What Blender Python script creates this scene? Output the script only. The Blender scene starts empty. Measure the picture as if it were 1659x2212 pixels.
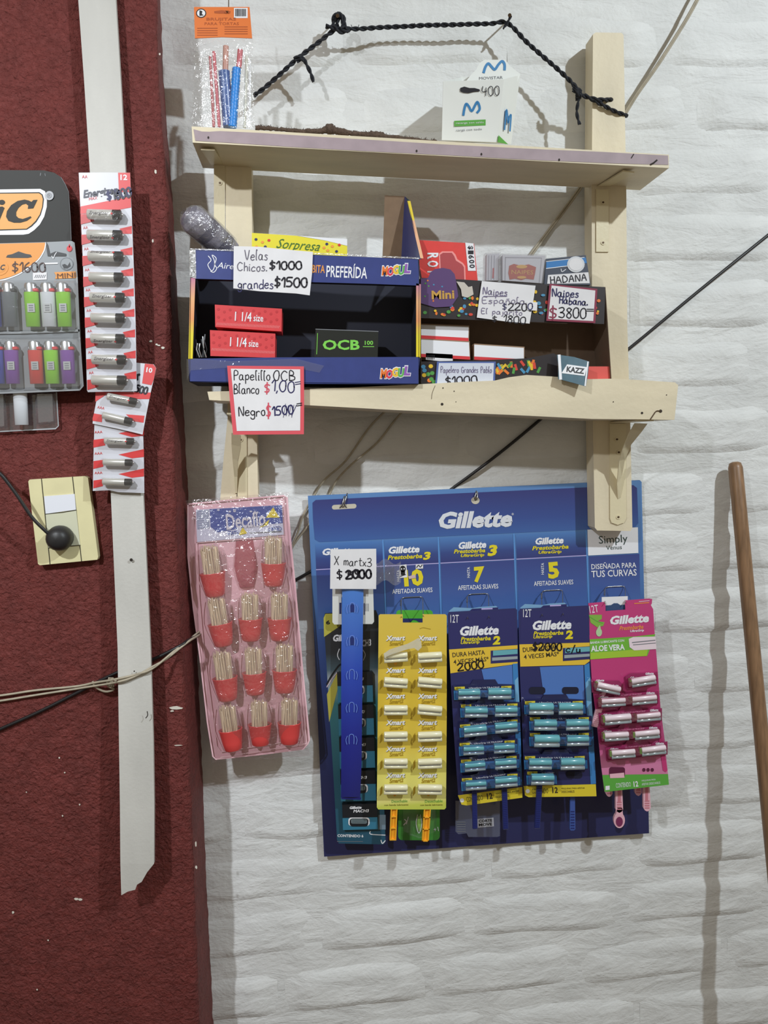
import bpy, math, random
from mathutils import Vector, Matrix, noise
random.seed(7)
SC = bpy.context.scene
COL = SC.collection
W, H, F = 1659.0, 2212.0, 1750.0
CX, CY = W/2, H/2
D = 1.33                                   # camera to back wall, metres
VPX, VPY, ROLL = 677.0, 953.0, 0.042       # where the wall's normal meets the picture

# ---------------- camera ----------------
ny = Vector((VPX-CX, -(VPY-CY), -F)).normalized()
up = Vector((-ROLL, 1, 0)); nz = (up - ny*up.dot(ny)).normalized()
nx = ny.cross(nz)
R = Matrix((nx, ny, nz))                   # camera space -> world
cam_d = bpy.data.cameras.new('camera'); cam = bpy.data.objects.new('camera', cam_d); COL.objects.link(cam)
cam.matrix_world = Matrix.Translation((0, -D, 0)) @ R.to_4x4()
cam_d.sensor_fit = 'HORIZONTAL'; cam_d.sensor_width = 36; cam_d.lens = 36*F/W; cam_d.clip_start = .02
SC.camera = cam
EYE = Vector((0, -D, 0))
# ---------------- light ----------------
wd = bpy.data.worlds.new('room'); SC.world = wd; wd.use_nodes = True
bg = wd.node_tree.nodes['Background']; bg.inputs[0].default_value = (1, .89, .70, 1); bg.inputs[1].default_value = .29
def bulb(name, loc, power, col, r=.03, aim=None, cone=0):
    l = bpy.data.lights.new(name, 'SPOT' if aim else 'POINT'); l.energy = power; l.color = col; l.shadow_soft_size = r
    o = bpy.data.objects.new(name, l); o.location = loc; COL.objects.link(o)
    if aim: l.spot_size = math.radians(cone); l.spot_blend = 1; o.rotation_euler = (Vector(aim)-Vector(loc)).to_track_quat('-Z', 'Y').to_euler()
bulb('lamp_right', (1.46, -1.76, 1.36), 146, (.85, .94, 1))
bulb('lamp_left', (-.90, -1.70, 1.02), 114, (.90, .95, 1), aim=(-.42, 0, -.15), cone=64)
SC.view_settings.view_transform = 'Standard'; SC.view_settings.look = 'None'
SC.view_settings.gamma = 1; SC.view_settings.exposure = 0; SC.view_settings.use_curve_mapping = False

# ---------------- helpers ----------------
def ray(px, py):
    return R @ Vector((px-CX, -(py-CY), -F))
class Pl:
    """a plane in the room; p() finds the point of it seen at a pixel, h lifts it towards the viewer"""
    def __init__(s, Y=None, pts=None):
        if pts:
            a, b, c = [P(*q) for q in pts]; n = (b-a).cross(c-a).normalized()
            if n.dot(EYE-a) < 0: n = -n
            s.o, s.n = a, n
        else: s.o, s.n = Vector((0, Y, 0)), Vector((0, -1, 0))
    def p(s, x, y, h=0):
        d = ray(x, y); t = ((s.o + s.n*h) - EYE).dot(s.n)/d.dot(s.n)
        return EYE + d*t
def P(px, py, Y):
    d = ray(px, py); return EYE + d*((Y+D)/d.y)
MATS = {}
def lin(c): c = c/255; return c/12.92 if c <= .04045 else ((c+.055)/1.055)**2.4
def mat(name, rgb, rough=.6, metal=0, var=0, vs=30, bump=0, bs=200, spec=.5, grad=None, stops=None, coat=0, stretch=None, lumps=None):
    if name in MATS: return MATS[name]
    m = bpy.data.materials.new(name); m.use_nodes = True; nt = m.node_tree; N = nt.nodes; L = nt.links
    b = N['Principled BSDF']; c = (*[min(1, lin(v)) for v in rgb], 1)
    b.inputs['Base Color'].default_value = c; b.inputs['Roughness'].default_value = rough
    b.inputs['Metallic'].default_value = metal; b.inputs['Specular IOR Level'].default_value = spec
    b.inputs['Coat Weight'].default_value = coat; b.inputs['Coat Roughness'].default_value = .1
    tc = N.new('ShaderNodeTexCoord'); src = None
    if grad:                                # printed gradient, grad = axis index, stops = [(pos, rgb)]
        sp = N.new('ShaderNodeSeparateXYZ'); L.new(tc.outputs['Generated'], sp.inputs[0])
        rp = N.new('ShaderNodeValToRGB'); L.new(sp.outputs[grad], rp.inputs[0]); e = rp.color_ramp.elements
        while len(e) < len(stops): e.new(.5)
        for k, (q, cc) in enumerate(stops): e[k].position = q; e[k].color = (*[lin(v) for v in cc], 1)
        src = rp.outputs[0]; L.new(src, b.inputs['Base Color'])
    if var:
        nz_ = N.new('ShaderNodeTexNoise'); nz_.inputs['Scale'].default_value = vs; nz_.inputs['Detail'].default_value = 5
        if stretch:
            mp = N.new('ShaderNodeMapping'); mp.inputs['Scale'].default_value = stretch
            L.new(tc.outputs['Object'], mp.inputs[0]); L.new(mp.outputs[0], nz_.inputs['Vector'])
        else: L.new(tc.outputs['Object'], nz_.inputs['Vector'])
        mr = N.new('ShaderNodeMapRange'); mr.inputs[1].default_value = .3; mr.inputs[2].default_value = .7
        mr.inputs[3].default_value = 1-var; mr.inputs[4].default_value = 1+var*.4; L.new(nz_.outputs[0], mr.inputs[0])
        mx = N.new('ShaderNodeMix'); mx.data_type = 'RGBA'; mx.blend_type = 'MULTIPLY'; mx.inputs[0].default_value = 1
        if src: L.new(src, mx.inputs[6])
        else: mx.inputs[6].default_value = c
        cb = N.new('ShaderNodeCombineColor')
        for k in range(3): L.new(mr.outputs[0], cb.inputs[k])
        L.new(cb.outputs[0], mx.inputs[7]); L.new(mx.outputs[2], b.inputs['Base Color'])
    if bump:
        n2 = N.new('ShaderNodeTexNoise'); n2.inputs['Scale'].default_value = bs; n2.inputs['Detail'].default_value = 4
        L.new(tc.outputs['Object'], n2.inputs['Vector'])
        bp = N.new('ShaderNodeBump'); bp.inputs['Strength'].default_value = bump; bp.inputs['Distance'].default_value = .002
        L.new(n2.outputs[0], bp.inputs['Height']); last = bp
        if lumps:
            mp2 = N.new('ShaderNodeMapping'); mp2.inputs['Scale'].default_value = lumps[1]; L.new(tc.outputs['Object'], mp2.inputs[0])
            n3 = N.new('ShaderNodeTexNoise'); n3.inputs['Scale'].default_value = 1; n3.inputs['Detail'].default_value = 6; n3.inputs['Roughness'].default_value = .6; n3.inputs['Distortion'].default_value = .6
            L.new(mp2.outputs[0], n3.inputs['Vector']); b3 = N.new('ShaderNodeBump'); b3.inputs['Strength'].default_value = lumps[0]; b3.inputs['Distance'].default_value = .012
            L.new(n3.outputs[0], b3.inputs['Height']); L.new(b3.outputs[0], bp.inputs['Normal'])
        L.new(last.outputs[0], b.inputs['Normal'])
    MATS[name] = m; return m
def film(name, rgb=(255, 255, 255), gloss=.10, rough=.12, bump=.6, bs=60, haze=0, hc=(230, 230, 230)):
    """thin clear plastic: transparent with a gloss and a little haze"""
    if name in MATS: return MATS[name]
    m = bpy.data.materials.new(name); m.use_nodes = True; nt = m.node_tree; N = nt.nodes; L = nt.links
    N.remove(N['Principled BSDF']); out = N['Material Output']
    t = N.new('ShaderNodeBsdfTransparent'); t.inputs[0].default_value = (*[lin(v) for v in rgb], 1)
    g = N.new('ShaderNodeBsdfGlossy'); g.inputs['Roughness'].default_value = rough
    d = N.new('ShaderNodeBsdfDiffuse'); d.inputs[0].default_value = (*[lin(v) for v in hc], 1)
    m1 = N.new('ShaderNodeMixShader'); m1.inputs[0].default_value = haze; L.new(t.outputs[0], m1.inputs[1]); L.new(d.outputs[0], m1.inputs[2])
    m2 = N.new('ShaderNodeMixShader'); m2.inputs[0].default_value = gloss; L.new(m1.outputs[0], m2.inputs[1]); L.new(g.outputs[0], m2.inputs[2])
    tc = N.new('ShaderNodeTexCoord'); n2 = N.new('ShaderNodeTexNoise'); n2.inputs['Scale'].default_value = bs; n2.inputs['Detail'].default_value = 3
    n2.inputs['Distortion'].default_value = 1.0
    L.new(tc.outputs['Object'], n2.inputs['Vector'])
    bp = N.new('ShaderNodeBump'); bp.inputs['Strength'].default_value = bump; bp.inputs['Distance'].default_value = .004
    L.new(n2.outputs[0], bp.inputs['Height']); L.new(bp.outputs[0], g.inputs['Normal'])
    L.new(m2.outputs[0], out.inputs[0]); MATS[name] = m; return m

GL = {}
def glyphs(s, shear, bold):
    k = (s, shear, bold)
    if k not in GL:
        c = bpy.data.curves.new('lettering', 'FONT'); c.body = s; c.shear = shear; c.offset = bold; c.resolution_u = 2
        o = bpy.data.objects.new('lettering', c); m = bpy.data.meshes.new_from_object(o)
        vs = [(v.co.x, v.co.y) for v in m.vertices]; fs = [tuple(p.vertices) for p in m.polygons]
        bpy.data.objects.remove(o); bpy.data.curves.remove(c); bpy.data.meshes.remove(m)
        x0 = min(v[0] for v in vs); x1 = max(v[0] for v in vs); y0 = min(v[1] for v in vs); y1 = max(v[1] for v in vs)
        GL[k] = ([((x-x0)/(x1-x0), (y-y0)/(y1-y0)) for x, y in vs], fs)
    return GL[k]
S_ = {  # pen strokes of a hand lettering: x,y pairs, baseline 0, capital 1
'0': '.5,.5 .45,.9 .25,1 .05,.8 0,.45 .1,.1 .3,0 .48,.2 .5,.55', '1': '0,.7 .25,1 .25,0', '2': '0,.8 .2,1 .45,.9 .45,.65 .2,.3 0,.02 .55,.05',
'3': '0,.9 .3,1 .45,.8 .3,.55 .1,.5 .4,.45 .5,.2 .3,0 0,.08', '4': '.1,1 0,.45 .5,.5;.42,.85 .38,0', '5': '.5,1 .1,.98 .05,.6 .3,.62 .48,.35 .35,.05 0,.05',
'6': '.4,1 .1,.7 0,.3 .15,0 .4,.05 .45,.35 .25,.5 .05,.35', '7': '0,.95 .5,1 .2,0', '8': '.45,.85 .25,1 .05,.8 .25,.55 .45,.3 .3,0 .05,.15 .1,.4 .35,.65 .45,.85',
'9': '.45,.8 .25,1 .05,.8 .1,.5 .4,.55 .45,.9 .4,0', '$': '.45,.8 .2,.9 .02,.7 .2,.5 .42,.35 .3,.1 0,.15;.22,1.1 .2,-.1', '=': '0,.75 .4,.8;0,.5 .4,.55',
'/': '0,-.1 .35,1.05', '.': '.0,.02 .06,.06 .02,.1', ',': '.05,.05 0,-.15', '-': '0,.45 .35,.5', ' ': '',
'A': '0,0 .25,1 .5,0;.1,.4 .42,.4', 'B': '.05,0 .05,1 .35,.9 .35,.6 .08,.52 .45,.4 .45,.1 .05,0', 'C': '.5,.85 .25,1 .02,.6 .1,.1 .35,0 .52,.15',
'D': '.05,0 .05,1 .4,.8 .5,.4 .35,.08 .05,0', 'E': '.45,1 .05,1 .05,0 .45,0;.05,.5 .35,.52', 'G': '.5,.85 .25,1 .02,.6 .1,.1 .4,0 .5,.4 .3,.4',
'H': '.05,0 .05,1;.45,0 .45,1;.05,.5 .45,.52', 'K': '.05,0 .05,1;.45,1 .08,.5 .48,0', 'N': '.05,0 .05,1 .45,0 .48,1', 'O': '.5,.5 .4,.95 .15,.95 0,.5 .15,.02 .4,.05 .5,.5',
'P': '.05,0 .05,1 .4,.95 .42,.6 .08,.5', 'R': '.05,0 .05,1 .4,.9 .35,.55 .08,.5 .45,0', 'V': '0,1 .25,0 .5,1', 'X': '0,1 .5,0;.5,1 0,0', 'Y': '0,1 .25,.5 .5,1;.25,.5 .22,0', 'Z': '0,1 .5,1 0,0 .5,0',
'L': '.05,1 .05,0 .45,0', 'S': '.45,.85 .2,1 .02,.75 .4,.35 .3,.02 0,.1', 'T': '0,1 .5,1;.25,1 .25,0',
'a': '.38,.5 .15,.55 .0,.25 .12,0 .32,.1 .38,.5 .38,.1 .48,0', 'b': '.05,1 .05,0 .35,.1 .38,.4 .2,.5 .05,.4', 'c': '.38,.45 .2,.55 .0,.3 .1,.02 .38,.08',
'd': '.38,.45 .15,.52 0,.25 .12,0 .35,.12;.4,1 .4,0', 'e': '.02,.3 .36,.34 .3,.55 .1,.5 0,.2 .15,0 .38,.08', 'g': '.36,.45 .15,.55 0,.3 .15,.08 .35,.2 .36,.5 .34,-.25 .1,-.35 0,-.2',
'h': '.05,1 .05,0;.05,.4 .25,.55 .36,.4 .36,0', 'i': '.05,.5 .05,0 .1,0;.05,.7 .07,.73', 'j': '.15,.5 .15,-.25 0,-.3', 'l': '.12,0 .05,.1 .05,1 .15,1', 'm': '.02,0 .02,.5;.02,.4 .18,.55 .25,.35 .25,0;.25,.4 .4,.55 .5,.35 .5,0',
'n': '.02,0 .02,.5;.02,.4 .22,.55 .34,.4 .36,0', 'o': '.36,.3 .28,.55 .08,.5 0,.25 .12,0 .3,.05 .36,.3', 'p': '.05,.5 .05,-.4;.05,.4 .25,.55 .38,.3 .25,.02 .05,.1', 'q': '.36,.5 .1,.5 0,.2 .2,0 .36,.2;.36,.5 .36,-.4',
'r': '.02,0 .02,.5;.02,.35 .2,.55 .32,.48', 's': '.32,.48 .15,.55 .05,.42 .3,.2 .2,0 0,.05', 't': '.15,.9 .15,.1 .3,0;0,.6 .32,.62', 'u': '.02,.5 .02,.1 .2,0 .34,.2 .34,.5 .36,0', 'v': '0,.5 .18,0 .36,.5', 'x': '0,.5 .35,0;.35,.5 0,0', 'z': '0,.5 .35,.5 0,0 .38,0', 'ñ': '.02,0 .02,.5;.02,.4 .22,.55 .34,.4 .36,0;.05,.75 .3,.78'}
def smooth(pts, n=4):
    if len(pts) < 3: return [Vector(p) for p in pts]
    pts = [tuple(p) for p in pts]; q = [pts[0]]+pts+[pts[-1]]; out = []
    for i in range(1, len(q)-2):
        a, b, c, d = [Vector(v) for v in q[i-1:i+3]]
        for k in range(n):
            t = k/n; out.append(.5*((2*b)+(c-a)*t+(2*a-5*b+4*c-d)*t*t+(3*b-a-3*c+d)*t**3))
    out.append(Vector(pts[-1])); return out
class MB:
    def __init__(s): s.v = []; s.f = []; s.m = []; s.ms = []; s.sm = []
    def mi(s, m):
        if m not in s.ms: s.ms.append(m)
        return s.ms.index(m)
    def add(s, vs, fs, m, smooth_=False):
        b = len(s.v); s.v += [Vector(v) for v in vs]; k = s.mi(m)
        for f in fs: s.f.append(tuple(i+b for i in f)); s.m.append(k); s.sm.append(smooth_)
    def poly(s, pl, pts, m, h=0, th=0, side=None):
        """flat outline given as pixels seen on plane pl; th gives it thickness away from the viewer"""
        a = [pl.p(x, y, h) for x, y in pts]; n = len(a)
        if th:
            b = [v - pl.n*th for v in a]
            s.add(a+b, [tuple(range(n))], m)
            s.add(a+b, [tuple(reversed(range(n, 2*n)))]+[(i, i+n, (i+1) % n+n, (i+1) % n) for i in range(n)], side or m)
        else: s.add(a, [tuple(range(n))], m)
        return s
    def q(s, pl, x0, y0, x1, y1, m, h=0, sl=0, th=0):   # box of pixels, sl = drop from left to right
        return s.poly(pl, [(x0, y0), (x1, y0+sl), (x1, y1+sl), (x0, y1)], m, h, th)
    def text(s, pl, t, x0, y0, x1, y1, hh, m, h=0, shear=0, bold=.0, dx=None):
        """top-left x0,y0, top-right x1,y1, height hh; dx = sideways run of the height"""
        vs, fs = glyphs(t, shear, bold); 
        if dx is None: dx = -(y1-y0)/(x1-x0)*hh
        pts = []
        for u, v in vs:
            x = x0+(x1-x0)*u+dx*(1-v); y = y0+(y1-y0)*u+hh*(1-v); pts.append(pl.p(x, y, h))
        s.add(pts, fs, m); return s
    def line(s, pl, pts, w, m, h=0, sm=True, closed=False):
        pts = [Vector((a[0], a[1])) for a in pts]
        if closed: pts.append(pts[0])
        if sm: pts = smooth([tuple(p) for p in pts])
        L_, R_ = [], []
        for i, p in enumerate(pts):
            a = pts[max(0, i-1)]; b = pts[min(len(pts)-1, i+1)]; d = b-a
            if d.length < 1e-6: d = Vector((1, 0))
            d.normalize(); nn = Vector((-d.y, d.x))*w/2; e = Vector((0, 0))
            if i == 0: e = -d*w/3
            if i == len(pts)-1: e = d*w/3
            L_.append(pl.p(*(p+nn+e), h)); R_.append(pl.p(*(p-nn+e), h))
        n = len(pts); s.add(L_+R_, [(i, i+1, n+i+1, n+i) for i in range(n-1)], m); return s
    def hand(s, pl, t, x0, y0, x1, y1, hh, m, w=2, h=0):
        """handwriting: pen strokes, same box as text()"""
        wd_ = 0; pos = []
        for c in t:
            st = S_[c]; xs = [float(q.split(',')[0]) for k in st.split(';') for q in k.split()] or [.3]
            pos.append(wd_); wd_ += max(xs)+.16
        wd_ -= .16; k = (x1-x0)/wd_; sl = (y1-y0)/(x1-x0)
        for c, x in zip(t, pos):
            jy = random.uniform(-.05, .05)
            for st in S_[c].split(';'):
                pt = [tuple(map(float, q.split(','))) for q in st.split()]
                if len(pt) < 2: continue
                pp = [(x0+(x+a+random.uniform(-.015, .015))*k-sl*hh*(1-b), y0+sl*(x+a)*k+(1-b-jy)*hh) for a, b in pt]
                s.line(pl, pp, w, m, h+random.uniform(0, .00004))
        return s
    def disc(s, pl, x, y, rx, ry, m, h=0, th=0, n=16, a0=0, a1=360):
        full = a1-a0 >= 360; k = n if full else n+1
        return s.poly(pl, [(x+rx*math.cos(math.radians(a0+(a1-a0)*i/n)), y+ry*math.sin(math.radians(a0+(a1-a0)*i/n))) for i in range(k)], m, h, th)
    def tube(s, pts, r, m, n=7, caps=True):
        pts = [Vector(p) for p in pts]; rs = r if isinstance(r, (list, tuple)) else [r]*len(pts); vs = []
        d0 = (pts[1]-pts[0]).normalized(); u = d0.cross(Vector((.3, .9, .2))).normalized()
        for i, p in enumerate(pts):
            d = (pts[min(i+1, len(pts)-1)]-pts[max(i-1, 0)]).normalized(); u = (u-d*u.dot(d)).normalized(); w = d.cross(u)
            for k in range(n):
                a = 2*math.pi*k/n; vs.append(p+(u*math.cos(a)+w*math.sin(a))*rs[i])
        fs = [(i*n+k, i*n+(k+1) % n, (i+1)*n+(k+1) % n, (i+1)*n+k) for i in range(len(pts)-1) for k in range(n)]
        s.add(vs, fs, m, True)
        if caps: s.add(vs, [tuple(reversed(range(n))), tuple(range((len(pts)-1)*n, len(pts)*n))], m)
        return s
    def box(s, x0, x1, y0, y1, z0, z1, m, bev=0, M=None):
        if bev:
            # chamfered box: 24 corner points
            vs = []; idx = {}
            for i, (x, sx) in enumerate(((x0, 1), (x1, -1))):
                for j, (y, sy) in enumerate(((y0, 1), (y1, -1))):
                    for k, (z, sz) in enumerate(((z0, 1), (z1, -1))):
                        idx[i, j, k] = len(vs); vs += [(x, y+sy*bev, z+sz*bev), (x+sx*bev, y, z+sz*bev), (x+sx*bev, y+sy*bev, z)]
            fs = []
            for a in (0, 1):
                fs.append([idx[a, j, k]+0 for j, k in ((0, 0), (0, 1), (1, 1), (1, 0))]); fs.append([idx[i, a, k]+1 for i, k in ((0, 0), (0, 1), (1, 1), (1, 0))]); fs.append([idx[i, j, a]+2 for i, j in ((0, 0), (0, 1), (1, 1), (1, 0))])
                for b in (0, 1):
                    fs.append([idx[a, b, 0]+0, idx[a, b, 0]+1, idx[a, b, 1]+1, idx[a, b, 1]+0])
                    fs.append([idx[a, 0, b]+0, idx[a, 0, b]+2, idx[a, 1, b]+2, idx[a, 1, b]+0])
                    fs.append([idx[0, a, b]+1, idx[0, a, b]+2, idx[1, a, b]+2, idx[1, a, b]+1])
                    for c in (0, 1): fs.append([idx[a, b, c], idx[a, b, c]+1, idx[a, b, c]+2])
        else:
            vs = [(x, y, z) for x in (x0, x1) for y in (y0, y1) for z in (z0, z1)]
            fs = [(0, 1, 3, 2), (4, 6, 7, 5), (0, 4, 5, 1), (2, 3, 7, 6), (0, 2, 6, 4), (1, 5, 7, 3)]
        if M: vs = [M @ Vector(v) for v in vs]
        s.add(vs, fs, m); return s
    def hexa(s, a, b, m, top=None):      # 4 front world points, 4 back world points
        s.add(list(a)+list(b), [(0, 1, 2, 3), (7, 6, 5, 4), (1, 0, 4, 5), (2, 1, 5, 6), (3, 2, 6, 7), (0, 3, 7, 4)], m); return s
    def lathe(s, prof, m, axis='z', n=16, c=(0, 0, 0), sx=1, sy=1, arc=(0, 360)):
        """prof = [(radius, height)]"""
        vs = []; full = arc[1]-arc[0] >= 360; kk = n if full else n+1
        for r, z in prof:
            for k in range(kk):
                a = math.radians(arc[0]+(arc[1]-arc[0])*k/n); x, y = r*math.cos(a)*sx, r*math.sin(a)*sy
                vs.append(Vector((x, y, z) if axis == 'z' else (z, x, y) if axis == 'x' else (x, z, y))+Vector(c))
        fs = [(i*kk+k, i*kk+(k+1) % kk, (i+1)*kk+(k+1) % kk, (i+1)*kk+k) for i in range(len(prof)-1) for k in range(n)]
        s.add(vs, fs, m, True); return s
    def build(s, name, parent=None, origin=None):
        if not s.v: raise ValueError(name)
        me = bpy.data.meshes.new(name); o_ = Vector(origin) if origin else sum(s.v, Vector())/len(s.v)
        if origin is None and parent is not None and parent.get('local'): o_ = Vector((0, 0, 0))
        me.from_pydata([v-o_ for v in s.v], [], s.f)
        for m in s.ms: me.materials.append(m)
        me.polygons.foreach_set('material_index', s.m); me.polygons.foreach_set('use_smooth', s.sm)
        import bmesh
        bm = bmesh.new(); bm.from_mesh(me)
        islands_fix(bm); bm.to_mesh(me); bm.free(); me.update()
        o = bpy.data.objects.new(name, me); COL.objects.link(o)
        if parent is not None:
            o.parent = parent; o.location = o_ - (Vector((0, 0, 0)) if parent.get('local') else wloc(parent))
        else: o.location = o_
        return o
def islands_fix(bm):
    import bmesh
    bmesh.ops.recalc_face_normals(bm, faces=bm.faces)
def wloc(o):
    v = Vector(o.location)
    while o.parent: o = o.parent; v = v+o.location
    return v
def tag(o, label=None, cat=None, group=None, kind=None):
    if label: o['label'] = label
    if cat: o['category'] = cat
    if group: o['group'] = group
    if kind: o['kind'] = kind
    return o
def thing(name, loc, label, cat, group=None):
    o = bpy.data.objects.new(name, None); o.empty_display_size = .02; COL.objects.link(o); o.location = loc
    return tag(o, label, cat, group)
def proto(name):
    o = bpy.data.objects.new(name, None); o.empty_display_size = .02; COL.objects.link(o); o['local'] = 1; return o
FIRST = {}
def kids(o): return [c for c in ALLK.get(o.name, [])]
ALLK = {}
def place(pr, pL, pR, Y, L0, label, cat, group, Y2=None, vertical=False, drop=()):
    """put a copy of prototype pr so that its length L0 runs from pixel pL to pixel pR"""
    a = P(*pL, Y); b = P(*pR, Y if Y2 is None else Y2); d = b-a; mid = (a+b)/2
    if FIRST.get(pr.name) is None:
        FIRST[pr.name] = (pr, [(c, list(c.children)) for c in pr.children]); o = pr; new = False
        src = FIRST[pr.name]
    else: src = FIRST[pr.name]; o = pr.copy(); COL.objects.link(o); new = True
    o.location = mid; sc = d.length/L0; o.scale = (sc, sc, sc)
    if vertical: th = math.atan2(-d.x, -d.z)       # pL top, pR bottom
    else: th = -math.atan2(d.z, d.x)
    if vertical: th = math.atan2(-d.x, -d.z)
    o.rotation_euler = (0, th, 0)
    for c, gs in src[1]:
        if new:
            if c.name.split('.')[0] in drop: continue
            n = c.copy(); COL.objects.link(n); n.parent = o
            for g in gs: k = g.copy(); COL.objects.link(k); k.parent = n
    if 'local' in o and new: del o['local']
    tag(o, label, cat, group); return o
def ordn(k): return ['first', 'second', 'third', 'fourth', 'fifth', 'sixth', 'seventh', 'eighth', 'ninth', 'tenth'][k]
def interp(tab, y):
    for (a, x0), (b, x1) in zip(tab, tab[1:]):
        if y <= b: t = (y-a)/(b-a); return x0+(x1-x0)*t
    return tab[-1][1]
def rrect(x0, y0, x1, y1, r, sl=0, n=4):
    pts = []
    for cx, cy, a in ((x1-r, y0+r, -90), (x1-r, y1-r, 0), (x0+r, y1-r, 90), (x0+r, y0+r, 180)):
        for k in range(n+1):
            t = math.radians(a+90*k/n); x = cx+r*math.cos(t); pts.append((x, cy+r*math.sin(t)+sl*(x-x0)/(x1-x0)))
    return pts
# ---------------- materials ----------------
WALL = mat('white_wall_paint', (226, 227, 226), .7, var=.12, vs=9, bump=.5, bs=120, lumps=(.42, (11, 11, 34)))
RED = mat('dark_red_stucco', (120, 55, 51), .6, var=.2, vs=25, bump=1.0, bs=260, spec=.35, lumps=(.8, (110, 110, 110)))
WOOD = mat('cream_painted_wood', (226, 213, 184), .55, var=.12, vs=25, bump=.2, bs=120, stretch=(1, 1, .25))
WOOD2 = mat('cream_painted_board', (226, 213, 184), .55, var=.12, vs=25, bump=.2, bs=120, stretch=(.25, 1, 1))
CREAM = mat('cream_paint_edge', (232, 220, 182), .5)
MAUVE = mat('mauve_paint', (168, 150, 156), .6, var=.12, vs=40)
METAL_CREAM = mat('cream_painted_metal', (222, 210, 176), .4, bump=.1)
SCREW = mat('rusty_screw', (92, 72, 52), .5, .5)
SLAT = mat('white_slat_paint', (200, 198, 192), .6, var=.12, vs=18, bump=.15, stretch=(1, 1, .3))
BLK = mat('black_print', (26, 26, 30), .45); INK = mat('black_marker_ink', (22, 20, 32), .4); NAVINK = mat('navy_marker_ink', (28, 26, 84), .45)
WHT = mat('white_print', (232, 232, 236), .5); PAPER = mat('white_paper', (226, 224, 226), .7, var=.06, vs=40)
REDP = mat('red_print', (214, 52, 58), .5); REDINK = mat('red_marker_ink', (206, 74, 92), .5)
YEL = mat('yellow_print', (226, 208, 40), .5); GRN = mat('green_print', (92, 168, 66), .5); ORG = mat('orange_print', (240, 158, 66), .5)
GREYP = mat('grey_print', (120, 122, 128), .55); SILV = mat('silver_metal', (200, 202, 205), .28, .9); STEEL = mat('steel_wire', (176, 174, 168), .3, 1)
DKM = mat('dark_hole', (40, 32, 26), .8); NAVY = mat('navy_print', (40, 48, 98), .45); BLUE = mat('blue_print', (42, 116, 180), .5)
CLEAR = film('clear_film', gloss=.10, haze=.04); CLEARB = film('clear_blister', gloss=.14, rough=.08, bump=.35, bs=35, haze=.06)

# ---------------- setting: back wall ----------------
def patch(mb, x0, x1, z0, z1, nx_, nz_, fy, m):
    vs = [(x0+(x1-x0)*i/nx_, fy(x0+(x1-x0)*i/nx_, z0+(z1-z0)*j/nz_), z0+(z1-z0)*j/nz_) for j in range(nz_+1) for i in range(nx_+1)]
    mb.add(vs, [(j*(nx_+1)+i, j*(nx_+1)+i+1, (j+1)*(nx_+1)+i+1, (j+1)*(nx_+1)+i) for j in range(nz_) for i in range(nx_)], m, True)
XW0, XW1, ZW0, ZW1 = -.34, 1.45, -1.40, 1.15
mb = MB(); patch(mb, XW0, XW1, ZW0, ZW1, 120, 170, lambda x, z: .0015*noise.noise(Vector((x*14, 3, z*22)))+.001, WALL)
wall = tag(mb.build('wall_back'), kind='structure')
zb = P(1400, 983, 0).z; PER = (P(1400, 983, 0).z - P(1400, 1116, 0).z); row = 0
BH = PER*.80; z = zb - PER*12
while z < ZW1:
    x = XW0 - random.uniform(0, .2)
    while x < XW1-.03:
        L = random.uniform(.23, .27); a, b = max(x, XW0), min(x+L, XW1); tl = random.uniform(-.0012, .0012); pr_ = random.uniform(.0012, .0056); sd = random.uniform(0, 99)
        dz = random.uniform(-.003, .003); sk = random.uniform(-.015, .015)
        def fy(xx, zz, a=a, b=b, z=z, pr_=pr_, tl=tl, sd=sd):
            e = min((zz-z)/.009, (z+BH-zz)/.022, 1.0); e = max(0, e); e = e*e*(3-2*e); ex = max(0, min(1, (xx-a)/.04, (b-xx)/.04)); ex = ex*ex*(3-2*ex); e = e*(.30+.70*ex)
            return .0035-e*(pr_+.0035+tl*(xx-a)/(b-a)+.0022*noise.noise(Vector((xx*16+sd, sd, zz*30)))+.0009*noise.noise(Vector((xx*50, sd, zz*80))))
        if b-a > .05:
            bmb = MB(); patch(bmb, a, b, z, z+BH, 22, 8, fy, WALL)
            bmb.v = [Vector((v.x, v.y, v.z+dz+sk*(v.x-a)+.006*noise.noise(Vector((v.x*9, sd, 0))))) for v in bmb.v]
            bmb.build('brick', wall)
        x += L+.012
    z += PER; row += 1

mb = MB(); mb.box(-2.2, 3.0, -3.6, .02, -1.42, -1.40, mat('brown_tiled_floor', (112, 96, 82), .6, var=.15, vs=4)); tag(mb.build('floor'), kind='structure')  # floor out of view, added to hold back ambient light from below
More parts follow.
